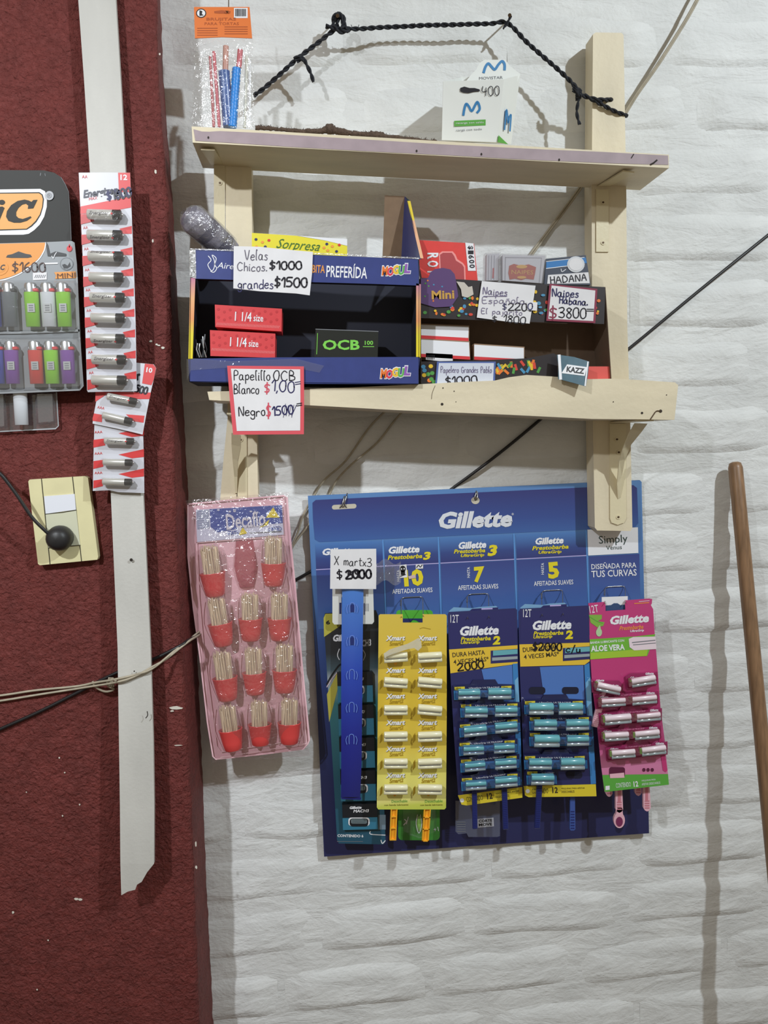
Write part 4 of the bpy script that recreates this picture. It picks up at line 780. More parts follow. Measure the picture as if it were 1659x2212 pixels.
L_L = [('blue', -14, 0, 'blue lighter cut by the left frame edge, upper row beside the grey one'), ('grey', 20.5, 0, 'smoky grey utility lighter in the upper row of the lighter blister'), ('green', 69, 0, 'lime green lighter left of the white one in the upper blister row'), ('white', 104, 0, 'white lighter between two lime green ones in the upper blister row'), ('green', 137.5, 0, 'lime green lighter at the right end of the upper blister row'),
       ('blue', -7, 1, 'dark blue lighter at the left frame edge in the lower blister row'), ('purple', 25.5, 1, 'purple lighter next to the dark blue one in the lower blister row'), ('red', 77, 1, 'red lighter in the lower row of the lighter blister'), ('green', 111, 1, 'lime green lighter between red and purple in the lower blister row'), ('purple', 146, 1, 'purple lighter at the right end of the lower blister row')]
for cn, x, rw, lab in L_L:
    t0, t1 = (rowT, rowB)[rw]; o = place(LPR[cn], (x-3, t0), (x+3, t1), YLT, .0615, lab, 'lighter', 'lighters in the blister pack', vertical=True)
def blister(pts, pl, d, m, root, name='blister', inset=5):
    cx = sum(p[0] for p in pts)/len(pts); cy = sum(p[1] for p in pts)/len(pts)
    top = [(x+(inset if x < cx else -inset), y+(inset if y < cy else -inset)) for x, y in pts]
    a_ = [pl.p(x, y, .0005) for x, y in pts]; b_ = [pl.p(x, y, d) for x, y in top]; n = len(pts); mb = MB()
    mb.add(a_+b_, [(i, (i+1) % n, n+(i+1) % n, n+i) for i in range(n)], m, True); mb.add(b_, [tuple(range(n))], m); return mb.build(name, root)
for y0, y1, xr in ((605, 716, 171), (728, 840, 178)):
    blister([(-196, y0), (-60, y0), (xr-8, y0), (xr-2, y0+8), (xr+3, y1-8), (xr-3, y1), (-60, y1+4), (-196, y1+8)], PL2, .019, CLEARB, root)
mb = MB(); mb.line(PL2, [(-190, 722), (60, 718), (170, 714)], 5, mat('blister_rim', (176, 180, 184), .25, coat=.5), .002, False); mb.line(PL2, [(-190, 852), (0, 849), (172, 842), (179, 834), (171, 722), (166, 600)], 3.4, MATS['blister_rim'], .002, False); mb.build('blister_rim', root)
# lower, nearly empty blister
PL3 = Pl(YR-.006); root = thing('empty_blister_pack', P(60, 930, YR-.006), 'nearly empty clear blister pack with one white lighter, showing under the lighter display', 'blister')
mb = MB(); mb.poly(PL3, [(-190, 846), (122, 846), (127, 920), (121, 927), (0, 933), (-190, 938)], film('grey_clear', gloss=.15, haze=.22, hc=(150, 156, 160), bump=.3, bs=30), 0); mb.line(PL3, [(-100, 936), (0, 932), (120, 926), (126, 920), (122, 848)], 2.6, MATS['blister_rim'], .001, False); mb.build('clear_card', root)
blister([(75, 846), (118, 846), (120, 915), (78, 918)], PL3, .012, MATS['grey_clear'], root); blister([(-40, 846), (12, 846), (14, 925), (-40, 928)], PL3, .012, MATS['grey_clear'], root)
place(LPR['white'], (42, 828), (47, 918), YR-.016, .0615, 'white lighter alone in the nearly empty blister below the display', 'lighter', None, vertical=True, drop=('warning_label',))

# ---- batteries ----
BSIL = mat('battery_silver', (216, 214, 208), .28, .35); BBLK = mat('battery_black', (30, 28, 30), .35, coat=.3); PTXT = mat('faint_dark_print', (96, 90, 92), .5)
def make_batt(nm, L, r, face=0):
    pr = proto(nm); mb = MB(); mb.lathe([(.0001, -L/2), (r*.85, -L/2), (r, -L/2+.001), (r, L*.21)], BSIL, 'x', 18); mb.build('silver_sleeve', pr)
    mb = MB(); mb.lathe([(r*1.01, L*.21), (r*1.01, L/2-.0035), (r*.9, L/2-.0025), (r*.45, L/2-.0022)], BBLK, 'x', 18); mb.build('black_band', pr)
    mb = MB(); mb.lathe([(r*.4, L/2-.0025), (r*.4, L/2-.0004), (r*.3, L/2), (.0001, L/2)], SILV, 'x', 12); mb.build('terminal', pr)
    if face:
        mb = MB(); vs, fs = glyphs('Energizer', .25, .02)
        def wrap(u, v): a = (v-.5)*.85*(1 if face == 1 else 1)+(.0 if face == 1 else -.75 if face == 2 else .7); return Vector((-L*.42+u*L*.56, -math.cos(a)*r*1.02, math.sin(a)*r*1.02))
        mb.add([wrap(u, v) for u, v in vs], fs, PTXT)
        for k in range(8):
            a0 = 2*math.pi*k/8; c_ = [wrap(1.12+.06*math.cos(a0), .5+.25*math.sin(a0)), wrap(1.12+.06*math.cos(a0+.8), .5+.25*math.sin(a0+.8)), wrap(1.12, .5)]; mb.add([v*1.0+Vector((0, -.0002, 0)) for v in c_], [(0, 1, 2)], REDP)
        mb.build('lettering', pr)
    return pr
CARDW = mat('pale_battery_card', (206, 206, 214), .35, coat=.3); CRED = mat('card_red', (212, 60, 62), .4, coat=.3)
YBc = -.150
root = thing('battery_card', P(236, 846, YBc), 'long white and red AA battery strip card marked 12, hanging over the white slat', 'battery card')
PB = Pl(YBc); ROWS = [(463.7, 189, 266), (508, 189, 268), (553.8, 191, 270), (599, 193, 270), (642.7, 195, 273), (687, 197, 273), (731.5, 197, 273), (777, 199, 276), (821.5, 198.6, 277)]
mb = MB(); mb.poly(PB, [(170, 373), (225, 372.5), (281, 373), (284, 450), (290, 600), (293, 700), (295.5, 845), (240, 846), (190, 847), (188, 843), (184, 700), (178, 540)], CARDW, 0, .0006)
def xl(y): return 170+(y-373)*.0395
def xr(y): return 281+(y-373)*.031
mb.poly(PB, [(255, 373), (281, 373), (282.5, 415), (257, 415)], CRED, .0004); mb.text(PB, '12', 260, 377, 275, 377, 12, WHT, .0007, bold=.03); mb.text(PB, 'AA', 177, 378, 189, 378, 7, CRED, .0006)
mb.text(PB, 'Energizer', 178, 411, 253, 401, 22, mat('navy_black_print', (38, 40, 60), .4), .0007, shear=.25, bold=.03); mb.text(PB, 'MAX', 191, 427, 210, 424, 6, CRED, .0007, shear=.2)
mb.poly(PB, [(xl(446)+1, 446), (xr(424), 424), (xr(448), 448), (240, 456), (190, 461), (xl(462), 462)], CRED, .0004)
mb.hand(PB, '$1800', 229, 414, 281, 404, 18, NAVINK, 3.6, .0010); mb.hand(PB, '1600', 240, 412, 279, 405, 20, INK, 2.5, .0013)
for i, (y, a, b) in enumerate(ROWS):
    if i:
        mb.poly(PB, [(xr(y)-27, y-14), (xr(y)-.5, y-20), (xr(y)-.5, y-3), (xr(y)-20, y-3)], CRED, .0004); mb.text(PB, 'AA', xl(y)+4, y-19, xl(y)+14, y-20, 6, CRED, .0006)
    mb.poly(PB, [(xl(y)+.5, y-1), (a+14, y-2), (a+14, y+14), (xl(y)+1, y+21)], CRED, .0006)
mb.build('card', root)
PRB = [make_batt('aa_battery', .0505, .0072, f) for f in (1, 0, 2, 3)]
kinds = [0, 2, 3, 1, 0, 1, 2, 0, 1]
for i, (y, a, b) in enumerate(ROWS):
    place(PRB[kinds[i]], (a, y-1), (b, y+1), YBc-.0085, .0505, f'silver and black AA battery, {ordn(i)} from the top of the long AA card', 'battery', 'AA batteries on the long card')
CLB = film('battery_blister_plastic', gloss=.10, rough=.1, bump=.2, bs=60, haze=.04, hc=(190, 190, 190))
for i, (y, a, b) in enumerate(ROWS): blister([(a-2, y-12), (b+3, y-12), (b+6, y+4), (b+2, y+17), (a+12, y+16), (a-3, y+6)], PB, .0165, CLB, root, inset=3)
# AAA card
YA = -.143; PA = Pl(pts=[(295, 784, -.140), (330, 788, -.141), (308, 939, -.146)]); PA2 = Pl(-.141)
root = thing('battery_card', P(256, 1063, YA), 'creased white and red AAA battery strip card marked 10, under the AA card', 'battery card')
mb = MB(); mb.poly(PA2, [(204, 915), (309, 930), (311, 1000), (311.8, 1065), (256, 1063), (236, 1059), (200.5, 1060.5), (201.5, 1000)], CARDW, 0, .0006)
R3 = [(953, 227, 293), (999, 223, 288), (1041, 222, 288)]
for y, a, b in R3:
    mb.poly(PA2, [(256, y-17), (311, y-29), (311, y-12), (285, y-9)], CRED, .0004); mb.poly(PA2, [(202, y-3), (a, y-6), (a, y+9), (201.5, y+14)], CRED, .0004); mb.text(PA2, 'AAA', 204, y-22, 221, y-23, 5.5, CRED, .0006)
mb.build('lower_strip', root)
mb = MB(); mb.poly(PA, [(260, 780), (295, 783.5), (332, 787), (337.5, 795.5), (332, 820), (325.5, 847.6), (316, 895), (308, 938.7), (255, 926), (200, 915), (201, 903), (208, 867), (208, 847), (250, 800)], CARDW, .001, .0006)
mb.poly(PA, [(313, 785.5), (331, 787), (337, 795), (332, 820), (327, 832), (307, 828)], CRED, .0014); mb.text(PA, '10', 317, 793, 330, 795, 11, WHT, .0017, bold=.03); mb.text(PA, 'r', 293, 808, 303, 806, 14, BLK, .0017, shear=.3, bold=.04)
mb.hand(PA, '500', 296, 831, 320, 838, 14, INK, 3.4, .0018); mb.poly(PA, [(206, 846), (326, 848), (323, 862), (300, 862), (262, 858), (228, 853), (206, 868)], CRED, .0014)
mb.poly(PA, [(200, 903), (203, 893), (221, 896), (220, 912), (200, 909)], CRED, .0014); mb.poly(PA, [(272, 895), (312, 898), (310, 913), (288, 910)], CRED, .0014); mb.text(PA, 'AAA', 211, 876, 226, 879, 6, CRED, .0016)
mb.build('upper_strip', root)
PRA = [make_batt('aaa_battery', .0445, .0052, f) for f in (1, 0)]
for i, (pL, pR, Yv, k) in enumerate((((232, 856), (299, 869), -.150, 0), ((222, 896), (289, 912), -.150, 1), ((226, 952), (293, 954), -.148, 0), ((223, 998), (290, 1000), -.148, 1), ((222, 1040), (289, 1042), -.148, 1))):
    place(PRA[k], pL, pR, Yv, .0445, f'thin silver AAA battery, {ordn(i)} from the top of the creased AAA card', 'battery', 'AAA batteries on the short card')
for (a, y, b, y2) in ((230, 856, 305, 870), (219, 896, 300, 914), (224, 952, 300, 954), (221, 998, 303, 1000), (220, 1040, 305, 1042)): blister([(a-2, y-9), (b, y2-9), (b+3, y2+3), (b, y2+12), (a+6, y+12), (a-3, y+4)], PA if y < 930 else PA2, .013, CLB, root, inset=2)

# =====================================================================================
# toothpick tray
# =====================================================================================
PKT = mat('pink_tray_plastic', (238, 196, 204), .35, coat=.3, bump=.1); YT = -.060; PT = Pl(YT)
root = thing('toothpick_tray', P(560, 1640, YT), 'pink moulded tray of toothpick tubs wrapped in clear film, hanging below the shelf', 'tray')
out = [(406, 1089), (500, 1080), (612, 1070.7), (620, 1074), (628, 1170), (638, 1270), (652, 1430), (668.5, 1598), (665, 1606), (655, 1618), (560, 1630), (466, 1640), (460, 1634), (448, 1560), (432, 1420), (417.6, 1312), (406, 1200)]
mb = MB(); mb.poly(PT, out, PKT, 0, .002); mb.line(PT, out, 3, PKT, .0035, False, True); mb.line(PT, [(477, 1636), (662, 1606), (650, 1440)], 2, mat('pink_ridge', (242, 206, 210), .3, coat=.5), .005, False)
inn = [(425, 1172), (612, 1158), (632, 1300), (655, 1588), (648, 1598), (478, 1624), (468, 1612), (440, 1400), (430, 1290)]; mb.line(PT, inn, 2.2, MATS['pink_ridge'], .003, False, True)
TRAYMB = mb
mb = MB(); PT2 = PT; SB = mat('label_blue', (60, 82, 162), .35, coat=.4); LV = mat('label_pale', (206, 212, 230), .35, coat=.4)
mb.poly(PT, [(423, 1101), (609, 1091), (611, 1128), (613, 1155), (426, 1171), (424, 1135)], LV, .004, .001); mb.poly(PT, [(453, 1100), (609, 1091), (611, 1130), (560, 1134), (470, 1150), (455, 1138)], SB, .0045); mb.poly(PT, [(425, 1103), (450, 1102), (452, 1140), (427, 1143)], mat('label_greyblue', (150, 162, 186), .4), .0048)
[mb.line(PT, [(429, 1108+5*k), (447, 1107+5*k)], 1.2, LV, .005, False) for k in range(7)]
mb.text(PT, 'Decafío', 486, 1111, 571, 1102, 34, mat('silver_letter', (214, 216, 226), .35), .0052, shear=.05, bold=.02); mb.poly(PT, [(590, 1096), (604, 1118), (574, 1118)], YEL, .0052); mb.poly(PT, [(560, 1140), (582, 1122), (578, 1134)], YEL, .0052); mb.poly(PT, [(516, 1156), (524, 1139), (534, 1152)], YEL, .0052); mb.text(PT, 'GRATIS', 490, 1147, 515, 1146, 9, SB, .0052, bold=.04)
mb.line(PT, [(580, 1142), (600, 1137), (608, 1142), (602, 1147), (584, 1149), (580, 1142)], 1.3, SB, .0052); mb.text(PT, 'oro', 585, 1141, 603, 1139, 6, SB, .0052, bold=.05); mb.q(PT, 540, 1150, 608, 1152, GREYP, .0052, -3)
for k in range(6): mb.disc(PT, 470+random.uniform(0, 110), 1098+random.uniform(0, 16), 3, 2, LV, .0049)
mb.build('label', root)
prc = proto('toothpick_tub'); RCUP = mat('red_tub_plastic', (222, 74, 72), .3, coat=.4, spec=.6); TPK = mat('toothpick_wood', (240, 222, 184), .6)
mb = MB(); mb.lathe([(.0001, -.034), (.010, -.034), (.0135, -.031), (.0155, -.020), (.0182, .000), (.0188, .0012), (.0172, .0012), (.016, -.002)], RCUP, 'z', 20, (0, .002, 0), 1, .72); mb.build('red_cup', prc)
mb = MB()
for k in range(46):
    x = random.uniform(-.0118, .0118); y = random.uniform(-.008, .002)*.8; z1 = .036+random.uniform(-.004, .004)
    mb.tube([(x, y, -.004), (x+random.uniform(-.002, .002), y, z1), (x+random.uniform(-.002, .002), y, z1+.003)], [.0009, .0009, .0002], TPK, 5)
tag(mb.build('toothpicks', prc), kind='stuff')
mb = MB(); mb.lathe([(.0178, .001), (.0165, .020), (.0145, .036), (.013, .041), (.0001, .042)], CLEARB, 'z', 16, (0, .001, 0), 1, .7); mb.build('clear_lid', prc)
CUPS = [((451, 1184), (466, 1294), 'top', 'left'), ((590, 1164), (591, 1272), 'top', 'right'),
        ((466, 1296), (484, 1401), 'second', 'left'), ((539, 1286), (542, 1390), 'second', 'middle'), ((603, 1285), (604, 1389), 'second', 'right'),
        ((478, 1412), (493, 1519), 'third', 'left'), ((546, 1403), (552, 1506), 'third', 'middle'), ((614, 1396), (615, 1502), 'third', 'right'),
        ((490, 1528), (505, 1627), 'bottom', 'left'), ((559, 1517), (563, 1616), 'bottom', 'middle'), ((625, 1513), (625, 1613), 'bottom', 'right')]
for a, b, rw, cl in CUPS:
    place(prc, a, b, YT-.017, .074, f'red-cupped clear toothpick tub in the {rw} row, {cl} column, of the pink tray', 'toothpick tub', 'toothpick tubs in the pink tray', vertical=True)
# empty cell top middle, moulded nests
mb = MB(); c = P(531, 1222, YT-.001); mb.lathe([(.0001, -.034), (.011, -.034), (.015, -.018), (.018, .0), (.0155, .02), (.013, .040), (.0001, .041)], film('pink_clear', (236, 190, 196), gloss=.12, rough=.12, haze=.35, hc=(206, 120, 130), bump=.3), 'z', 16, (c.x, c.y, c.z), 1, .5); mb.build('empty_cell', root)
mb = TRAYMB
for a, b, _, _ in CUPS:
    for sx in (-1, 1): mb.line(PT, [(a[0]+sx*24, a[1]+4), (a[0]+sx*30+4, (a[1]+b[1])/2), (b[0]+sx*22, b[1]-4)], 2, MATS['pink_ridge'], .0022)
mb.build('tray', root)
mb = MB(); nx2, ny2 = 16, 34; vs = []
for j in range(ny2+1):
    t = j/ny2; y = 1072+(1640-1072)*t; a = 400+60*t+3*math.sin(j*1.1); b = 622+46*t+1.5*math.sin(j*.9+2)
    for i in range(nx2+1):
        s_ = i/nx2; hh = .044*min(1, math.sin(math.pi*min(1, max(0, s_)))**.4*1.0)*min(1, t*7, (1-t)*7)+.002*noise.noise(Vector((i*.8, j*.6, 8)))
        vs.append(P(a+(b-a)*s_+(1-s_)*0, y+(1-2*s_)*9*(1-t*.2)+0, YT-max(.001, hh)))
mb.add(vs, [(j*(nx2+1)+i, j*(nx2+1)+i+1, (j+1)*(nx2+1)+i+1, (j+1)*(nx2+1)+i) for j in range(ny2) for i in range(nx2)], film('shrink_film', (252, 246, 248), gloss=.13, rough=.13, bump=1.0, bs=85, haze=.05), True)
mb.build('shrink_film', root)
# =====================================================================================
# razor panel
# =====================================================================================
YPN = -.0125; PN = Pl(YPN)
root = thing('razor_display_panel', P(1045, 1830, YPN), 'large blue hanging razor display panel with silver heading, tucked behind the right shelf post', 'display panel')
PBLU = mat('panel_blue', (70, 120, 188), .4, coat=.2, grad=2, stops=[(0, (44, 46, 88)), (.22, (44, 50, 94)), (.42, (50, 64, 118)), (.60, (56, 84, 146)), (.70, (74, 114, 172)), (1, (92, 134, 188))])
PHD = mat('panel_header_blue', (44, 68, 146), .35, coat=.2, grad=2, stops=[(0, (64, 98, 160)), (.35, (58, 80, 144)), (1, (56, 60, 118))]); PCL = mat('panel_cell_blue', (44, 62, 130), .4, coat=.2, grad=2, stops=[(0, (54, 60, 118)), (.4, (56, 74, 134)), (1, (80, 124, 184))])
PCL2 = mat('panel_lower_cell_blue', (58, 96, 168), .4, coat=.2, grad=2, stops=[(0, (78, 116, 178)), (.5, (66, 92, 156)), (1, (60, 72, 134))]); PCB = mat('panel_light_line', (96, 150, 214), .4)
LILAC = mat('lilac_line', (186, 172, 222), .4)
def lr(x): return (x-665)/(1386-665)
def sy(x, yl, yr): return yl+(yr-yl)*lr(x)
mb = MB(); mb.poly(PN, [(665, 1071), (1382, 1037), (1386, 1041), (1394, 1400), (1402, 1800), (700, 1850.6), (682, 1460)], PBLU, 0, .0028, mat('panel_edge', (120, 110, 100), .7)); BMB = mb
mb = MB(); mb.poly(PN, [(675, 1086), (682, 1080), (1368, 1048), (1376, 1054), (1379, 1130), (1372, 1139), (690, 1171), (680, 1165), (676, 1120)], PHD, .0004); mb.build('header_print', root)
cols = [(681, 826), (830, 945), (950, 1108), (1114, 1264), (1270, 1379)]
mb = MB()
for k, (a, b) in enumerate(cols[:4]): mb.poly(PN, [(a, sy(a, 1176, 1143)), (b, sy(b, 1176, 1143)), (b+2, sy(b, 1230, 1192)), (a+2, sy(a, 1230, 1192))], PCL, .0004)
mb.build('upper_cells', root)
mb = MB()
for k, (a, b) in enumerate(cols): mb.poly(PN, [(a+2, sy(a, 1233, 1196)), (b+2, sy(b, 1233, 1196)), (b+5, sy(b, 1360, 1325)), (a+7, sy(a, 1360, 1325))], PCL2, .0004)
mb.build('lower_cells', root)
mb = BMB
for k, (a, b) in enumerate(cols[:4]): mb.line(PN, [(a+2, sy(a, 1231.5, 1193.5)), (b+2, sy(b, 1231.5, 1193.5))], 1.8, LILAC, .0007, False)
for x in (828, 947.5, 1111, 1267): mb.line(PN, [(x-1, sy(x, 1174, 1141)), (x+6, sy(x, 1360, 1325))], 2.4, PCB, .0006, False)
mb.poly(PN, [(1269, 1144), (1378, 1139), (1379, 1194.5), (1270.6, 1200)], WHT, .0008)
G = 'Gillette'
def gil(pl, mb, x0, y0, x1, y1, h, m=WHT, hh=.0011, t=G): mb.text(pl, t, x0, y0, x1, y1, h, m, hh, shear=.22, bold=.045)
gil(PN, mb, 947, 1106, 1106, 1101, 37, mat('silver_white_print', (218, 220, 226), .4)); mb.text(PN, '®', 1105, 1108, 1110, 1108, 5, WHT, .001)
gil(PN, mb, 696, 1185, 767, 1182, 15); gil(PN, mb, 839, 1181, 906, 1178, 15.5); mb.text(PN, 'Prestobarba', 837, 1200, 912, 1196, 9.5, YEL, .0011, shear=.25, bold=.03); mb.text(PN, '3', 912, 1193, 930, 1191, 17, YEL, .0011, shear=.2, bold=.05)
gil(PN, mb, 990, 1171, 1050, 1168, 15.5); mb.text(PN, 'Prestobarba', 980, 1187, 1048, 1184, 9, YEL, .0011, shear=.25, bold=.03); mb.text(PN, 'UltraGrip', 995, 1197, 1046, 1195, 8.5, YEL, .0011, shear=.25, bold=.03); mb.text(PN, '3', 1051, 1178, 1074, 1176, 24, YEL, .0011, shear=.2, bold=.05)
gil(PN, mb, 1156, 1162, 1217, 1159, 15); mb.text(PN, 'Prestobarba', 1149, 1180, 1228, 1176, 9, YEL, .0011, shear=.25, bold=.03); mb.text(PN, 'UltraGrip', 1163, 1190, 1213, 1188, 8.5, YEL, .0011, shear=.25, bold=.03)
def vtext(pl, mb, t, x, y0, y1, w, m, h):
    vs, fs = glyphs(t, 0, .01); mb.add([pl.p(x+w*(1-v)*0+w*v*-1+w, y1-(y1-y0)*u, h) if False else pl.p(x+w*(1-v), y1-(y1-y0)*u, h) for u, v in vs], fs, m)
for x, y0, y1 in ((857, 1231, 1256), (1009, 1225, 1248), (1169, 1216, 1241)): vtext(PN, mb, 'HASTA', x, y0, y1, 6, WHT, .0011)
mb.text(PN, '10', 871, 1231, 913, 1228, 37, YEL, .0011, bold=.05); mb.text(PN, '7', 1022, 1225, 1046, 1223, 34, YEL, .0011, shear=.1, bold=.05); mb.text(PN, '5', 1182, 1215, 1206, 1213, 36, YEL, .0011, bold=.05)
mb.text(PN, 'AFEITADAS SUAVES', 847, 1273, 934, 1269, 10, WHT, .0011, bold=.01); mb.text(PN, 'AFEITADAS SUAVES', 989, 1265, 1076, 1261, 10, WHT, .0011, bold=.01); mb.text(PN, 'AFEITADAS SUAVES', 1153, 1256, 1238, 1252, 10, WHT, .0011, bold=.01)
TEA = mat('dark_teal_print', (50, 70, 66), .4); mb.text(PN, 'Simply', 1293, 1158, 1355, 1154, 22, TEA, .0012); mb.text(PN, 'Venus', 1309, 1179, 1343, 1177, 9, TEA, .0012)
mb.text(PN, 'DISEÑADA PARA', 1277, 1216, 1374, 1212, 14, WHT, .0011, bold=.01); mb.text(PN, 'TUS CURVAS', 1277, 1233, 1375, 1229, 14.5, WHT, .0011, bold=.012)
mb.build('board', root)
mb = MB(); SLOT = mat('slot_seen_wall', (196, 188, 170), .8)
mb.poly(PN, rrect(717, 1091, 770, 1101, 5, -3), SLOT, .0006); mb.build('hang_slot', root); mb = MB(); mb.disc(PN, 1027, 1081, 9, 8, SLOT, .0008, n=18); mb.build('hang_hole', root)
for pts_, lab in (([(745, 1068, -.010), (742, 1080, -.016), (739, 1092, -.017), (733, 1099, -.010), (750, 1099, -.010), (744, 1090, -.017), (748, 1074, -.016), (750, 1066, -.010)], 'twisted wire through the left slot of the blue panel'), ([(1029, 1058, -.010), (1028, 1066, -.016), (1025, 1077, -.017), (1027, 1081, -.012), (1031, 1076, -.017), (1031, 1062, -.012)], 'wire loop through the round middle hole of the blue panel')):
    mb = MB(); mb.tube(cordpts(pts_), .0011, STEEL, 6); tag(mb.build('hanging_wire'), lab, 'wire', 'wires holding the blue panel')
# wire hooks
YK = -.074
for x0, x1, y0, y1 in ((867, 913, 1292, 1333), (1010, 1055, 1285, 1336), (1171, 1215, 1277, 1330), (1307, 1350, 1269, 1304)):
    mb = MB(); mb.tube([P(x0, y1, YK-.002), P(x0-1, y0+6, -.022), P(x0+2, y0, -.0150), P(x0+8, y0-1.5, -.0145), P(x1-8, y0-3, -.0145), P(x1-1, y0-2, -.015), P(x1+.5, y0+6, -.022), P(x1+1, y1-2, YK-.002)], .00075, STEEL, 6); mb.tube([P(x0-1, y0+6, -.022), P(x0-1, y0+16, -.03)], .0016, STEEL, 6); mb.build('wire_hook', root)

# ---- razor prototypes ----
def make_razor(nm, body, strip, guard, handle, hl=.094, end=None, rib=True, wide=.0055, k=1.0):
    pr = proto(nm); hw = .0195
    mb = MB(); mb.box(-hw, hw, -.0045, .0030, -.0045*k, .0045*k, body, .0014); mb.lathe([(.0001, -hw), (.0040*k, -hw), (.0046*k, -hw+.001), (.0046*k, hw-.001), (.0040*k, hw), (.0001, hw)], strip, 'x', 12, (0, -.0025, .0022*k)); mb.build('head', pr)
    mb = MB(); mb.box(-hw+.002, hw-.002, -.0062, -.0040, -.0032, -.0022, SILV); mb.box(-hw+.002, hw-.002, -.0062, -.0040, -.0010, 0, SILV); mb.build('blades', pr)
    mb = MB(); mb.lathe([(.0001, -hw), (.0028*k, -hw), (.0028*k, hw), (.0001, hw)], guard, 'x', 10, (0, -.0038, -.0050*k)); mb.build('guard', pr)
    if end: mb = MB(); mb.box(-hw-.0035, -hw+.001, -.0048, .0028, -.004, .006, end, .001); mb.build('green_cap', pr)
    mb = MB(); c_ = [(0, .003, -.001), (0, .0085, -.006), (0, .0115, -.016), (0, .0115, -hl)]
    mb.tube(c_[:3], [.0035, .004, .0042], handle, 8)
    if rib:
        mb.box(-wide, wide, .0095, .0145, -hl, -.014, handle, .001)
        for k in range(int((hl-.02)/.0032)): mb.box(-wide*.8, wide*.8, .0085, .0098, -hl+.003+.0032*k, -hl+.0045+.0032*k, handle)
    else:
        mb.box(-wide, wide, .012, .0145, -hl, -.014, handle); mb.box(-wide, -wide+.0018, .008, .013, -hl, -.014, handle); mb.box(wide-.0018, wide, .008, .013, -hl, -.014, handle)
        for k in range(4): mb.box(-wide, wide, .008, .013, -hl+.0201*k, -hl+.0201*k+.0018, handle)
    mb.build('handle', pr); return pr
CRM = mat('cream_plastic', (232, 226, 190), .35, coat=.4); ORH = mat('orange_plastic', (244, 178, 46), .4)
TEAL = mat('teal_strip', (104, 172, 182), .25, coat=.5); SGL = mat('silver_glossy', (190, 206, 214), .18, .5); RBLU = mat('razor_blue', (70, 146, 196), .35, coat=.3); NHD = mat('navy_handle', (38, 46, 110), .4); BHD = mat('mid_blue_handle', (66, 90, 160), .4)
PWH = mat('pinkish_white_plastic', (232, 214, 222), .3, coat=.5); PHN = mat('pale_pink_handle', (236, 184, 198), .35, coat=.3); GCP = mat('green_cap_plastic', (112, 138, 72), .4)
PRY = make_razor('razor', CRM, CRM, CRM, ORH, rib=False, wide=.0056, k=1.15); PRBL = make_razor('razor', RBLU, TEAL, SGL, NHD, wide=.0048, k=1.3); PRPK = make_razor('razor', PWH, PWH, SGL, PHN, end=GCP, hl=.07)

# ---- dark cartridge card (first column) ----
Y1 = -.038; P1 = Pl(Y1); root = thing('cartridge_card', P(775, 1820, Y1), 'dark teal and black razor cartridge card half hidden by the blue clip strip', 'product card')
DTL = mat('dark_teal_card', (52, 98, 112), .35, coat=.4, grad=2, stops=[(0, (40, 84, 106)), (.3, (40, 88, 104)), (.62, (60, 118, 124)), (.72, (150, 156, 160)), (.76, (70, 90, 100)), (.83, (38, 42, 48)), (1, (36, 36, 38))])
mb = MB(); mb.poly(P1, [(702, 1325), (812, 1318), (817, 1330), (822, 1500), (826, 1650), (833, 1818), (828, 1824), (732, 1822), (728, 1814), (718, 1640), (708, 1480), (699, 1335)], DTL, 0, .0012)
mb.poly(P1, [(699, 1335), (703, 1326), (734, 1325), (735, 1352), (700, 1376)], mat('olive_yellow', (176, 170, 70), .4), .0004); mb.text(P1, '6', 704, 1340, 713, 1340, 9, BLK, .0007, bold=.04)
gil(P1, mb, 719, 1371, 770, 1369, 15, WHT, .0006); mb.text(P1, 'MACH3', 765, 1384, 801, 1380, 15, WHT, .0006, shear=.2, bold=.04)
mb.poly(P1, [(706, 1500), (730, 1450), (734, 1470), (711, 1560)], mat('yellow_green_strip', (176, 166, 70), .4), .0004); mb.line(P1, [(706, 1478), (716, 1460), (730, 1440), (736, 1435)], 3.5, BLK, .0006); mb.line(P1, [(706, 1484), (716, 1468), (730, 1450)], 2, mat('silver_pink', (196, 176, 180), .3), .0007)
mb.line(P1, [(733, 1402), (729, 1415), (733, 1425)], 1.6, WHT, .0006); mb.line(P1, [(784, 1404), (789, 1414), (785, 1426)], 1.6, WHT, .0006)
mb.text(P1, 'CONTENIDO 6', 729, 1802, 785, 1803, 6, WHT, .0006, bold=.03); mb.q(P1, 728, 1817, 784, 1818, GREYP, .0006); mb.line(P1, [(800, 1796), (801, 1802), (832, 1804)], 1.8, WHT, .0006); mb.line(P1, [(823, 1815), (826, 1822), (832, 1816)], 2, WHT, .0006); mb.q(P1, 817, 1760, 833, 1792, mat('steel_blue_print', (120, 140, 156), .4), .0006)
mb.build('card', root)
CK = mat('black_cartridge_box', (28, 32, 38), .35, coat=.4); TLB = mat('teal_box_face', (56, 122, 150), .35, coat=.3)
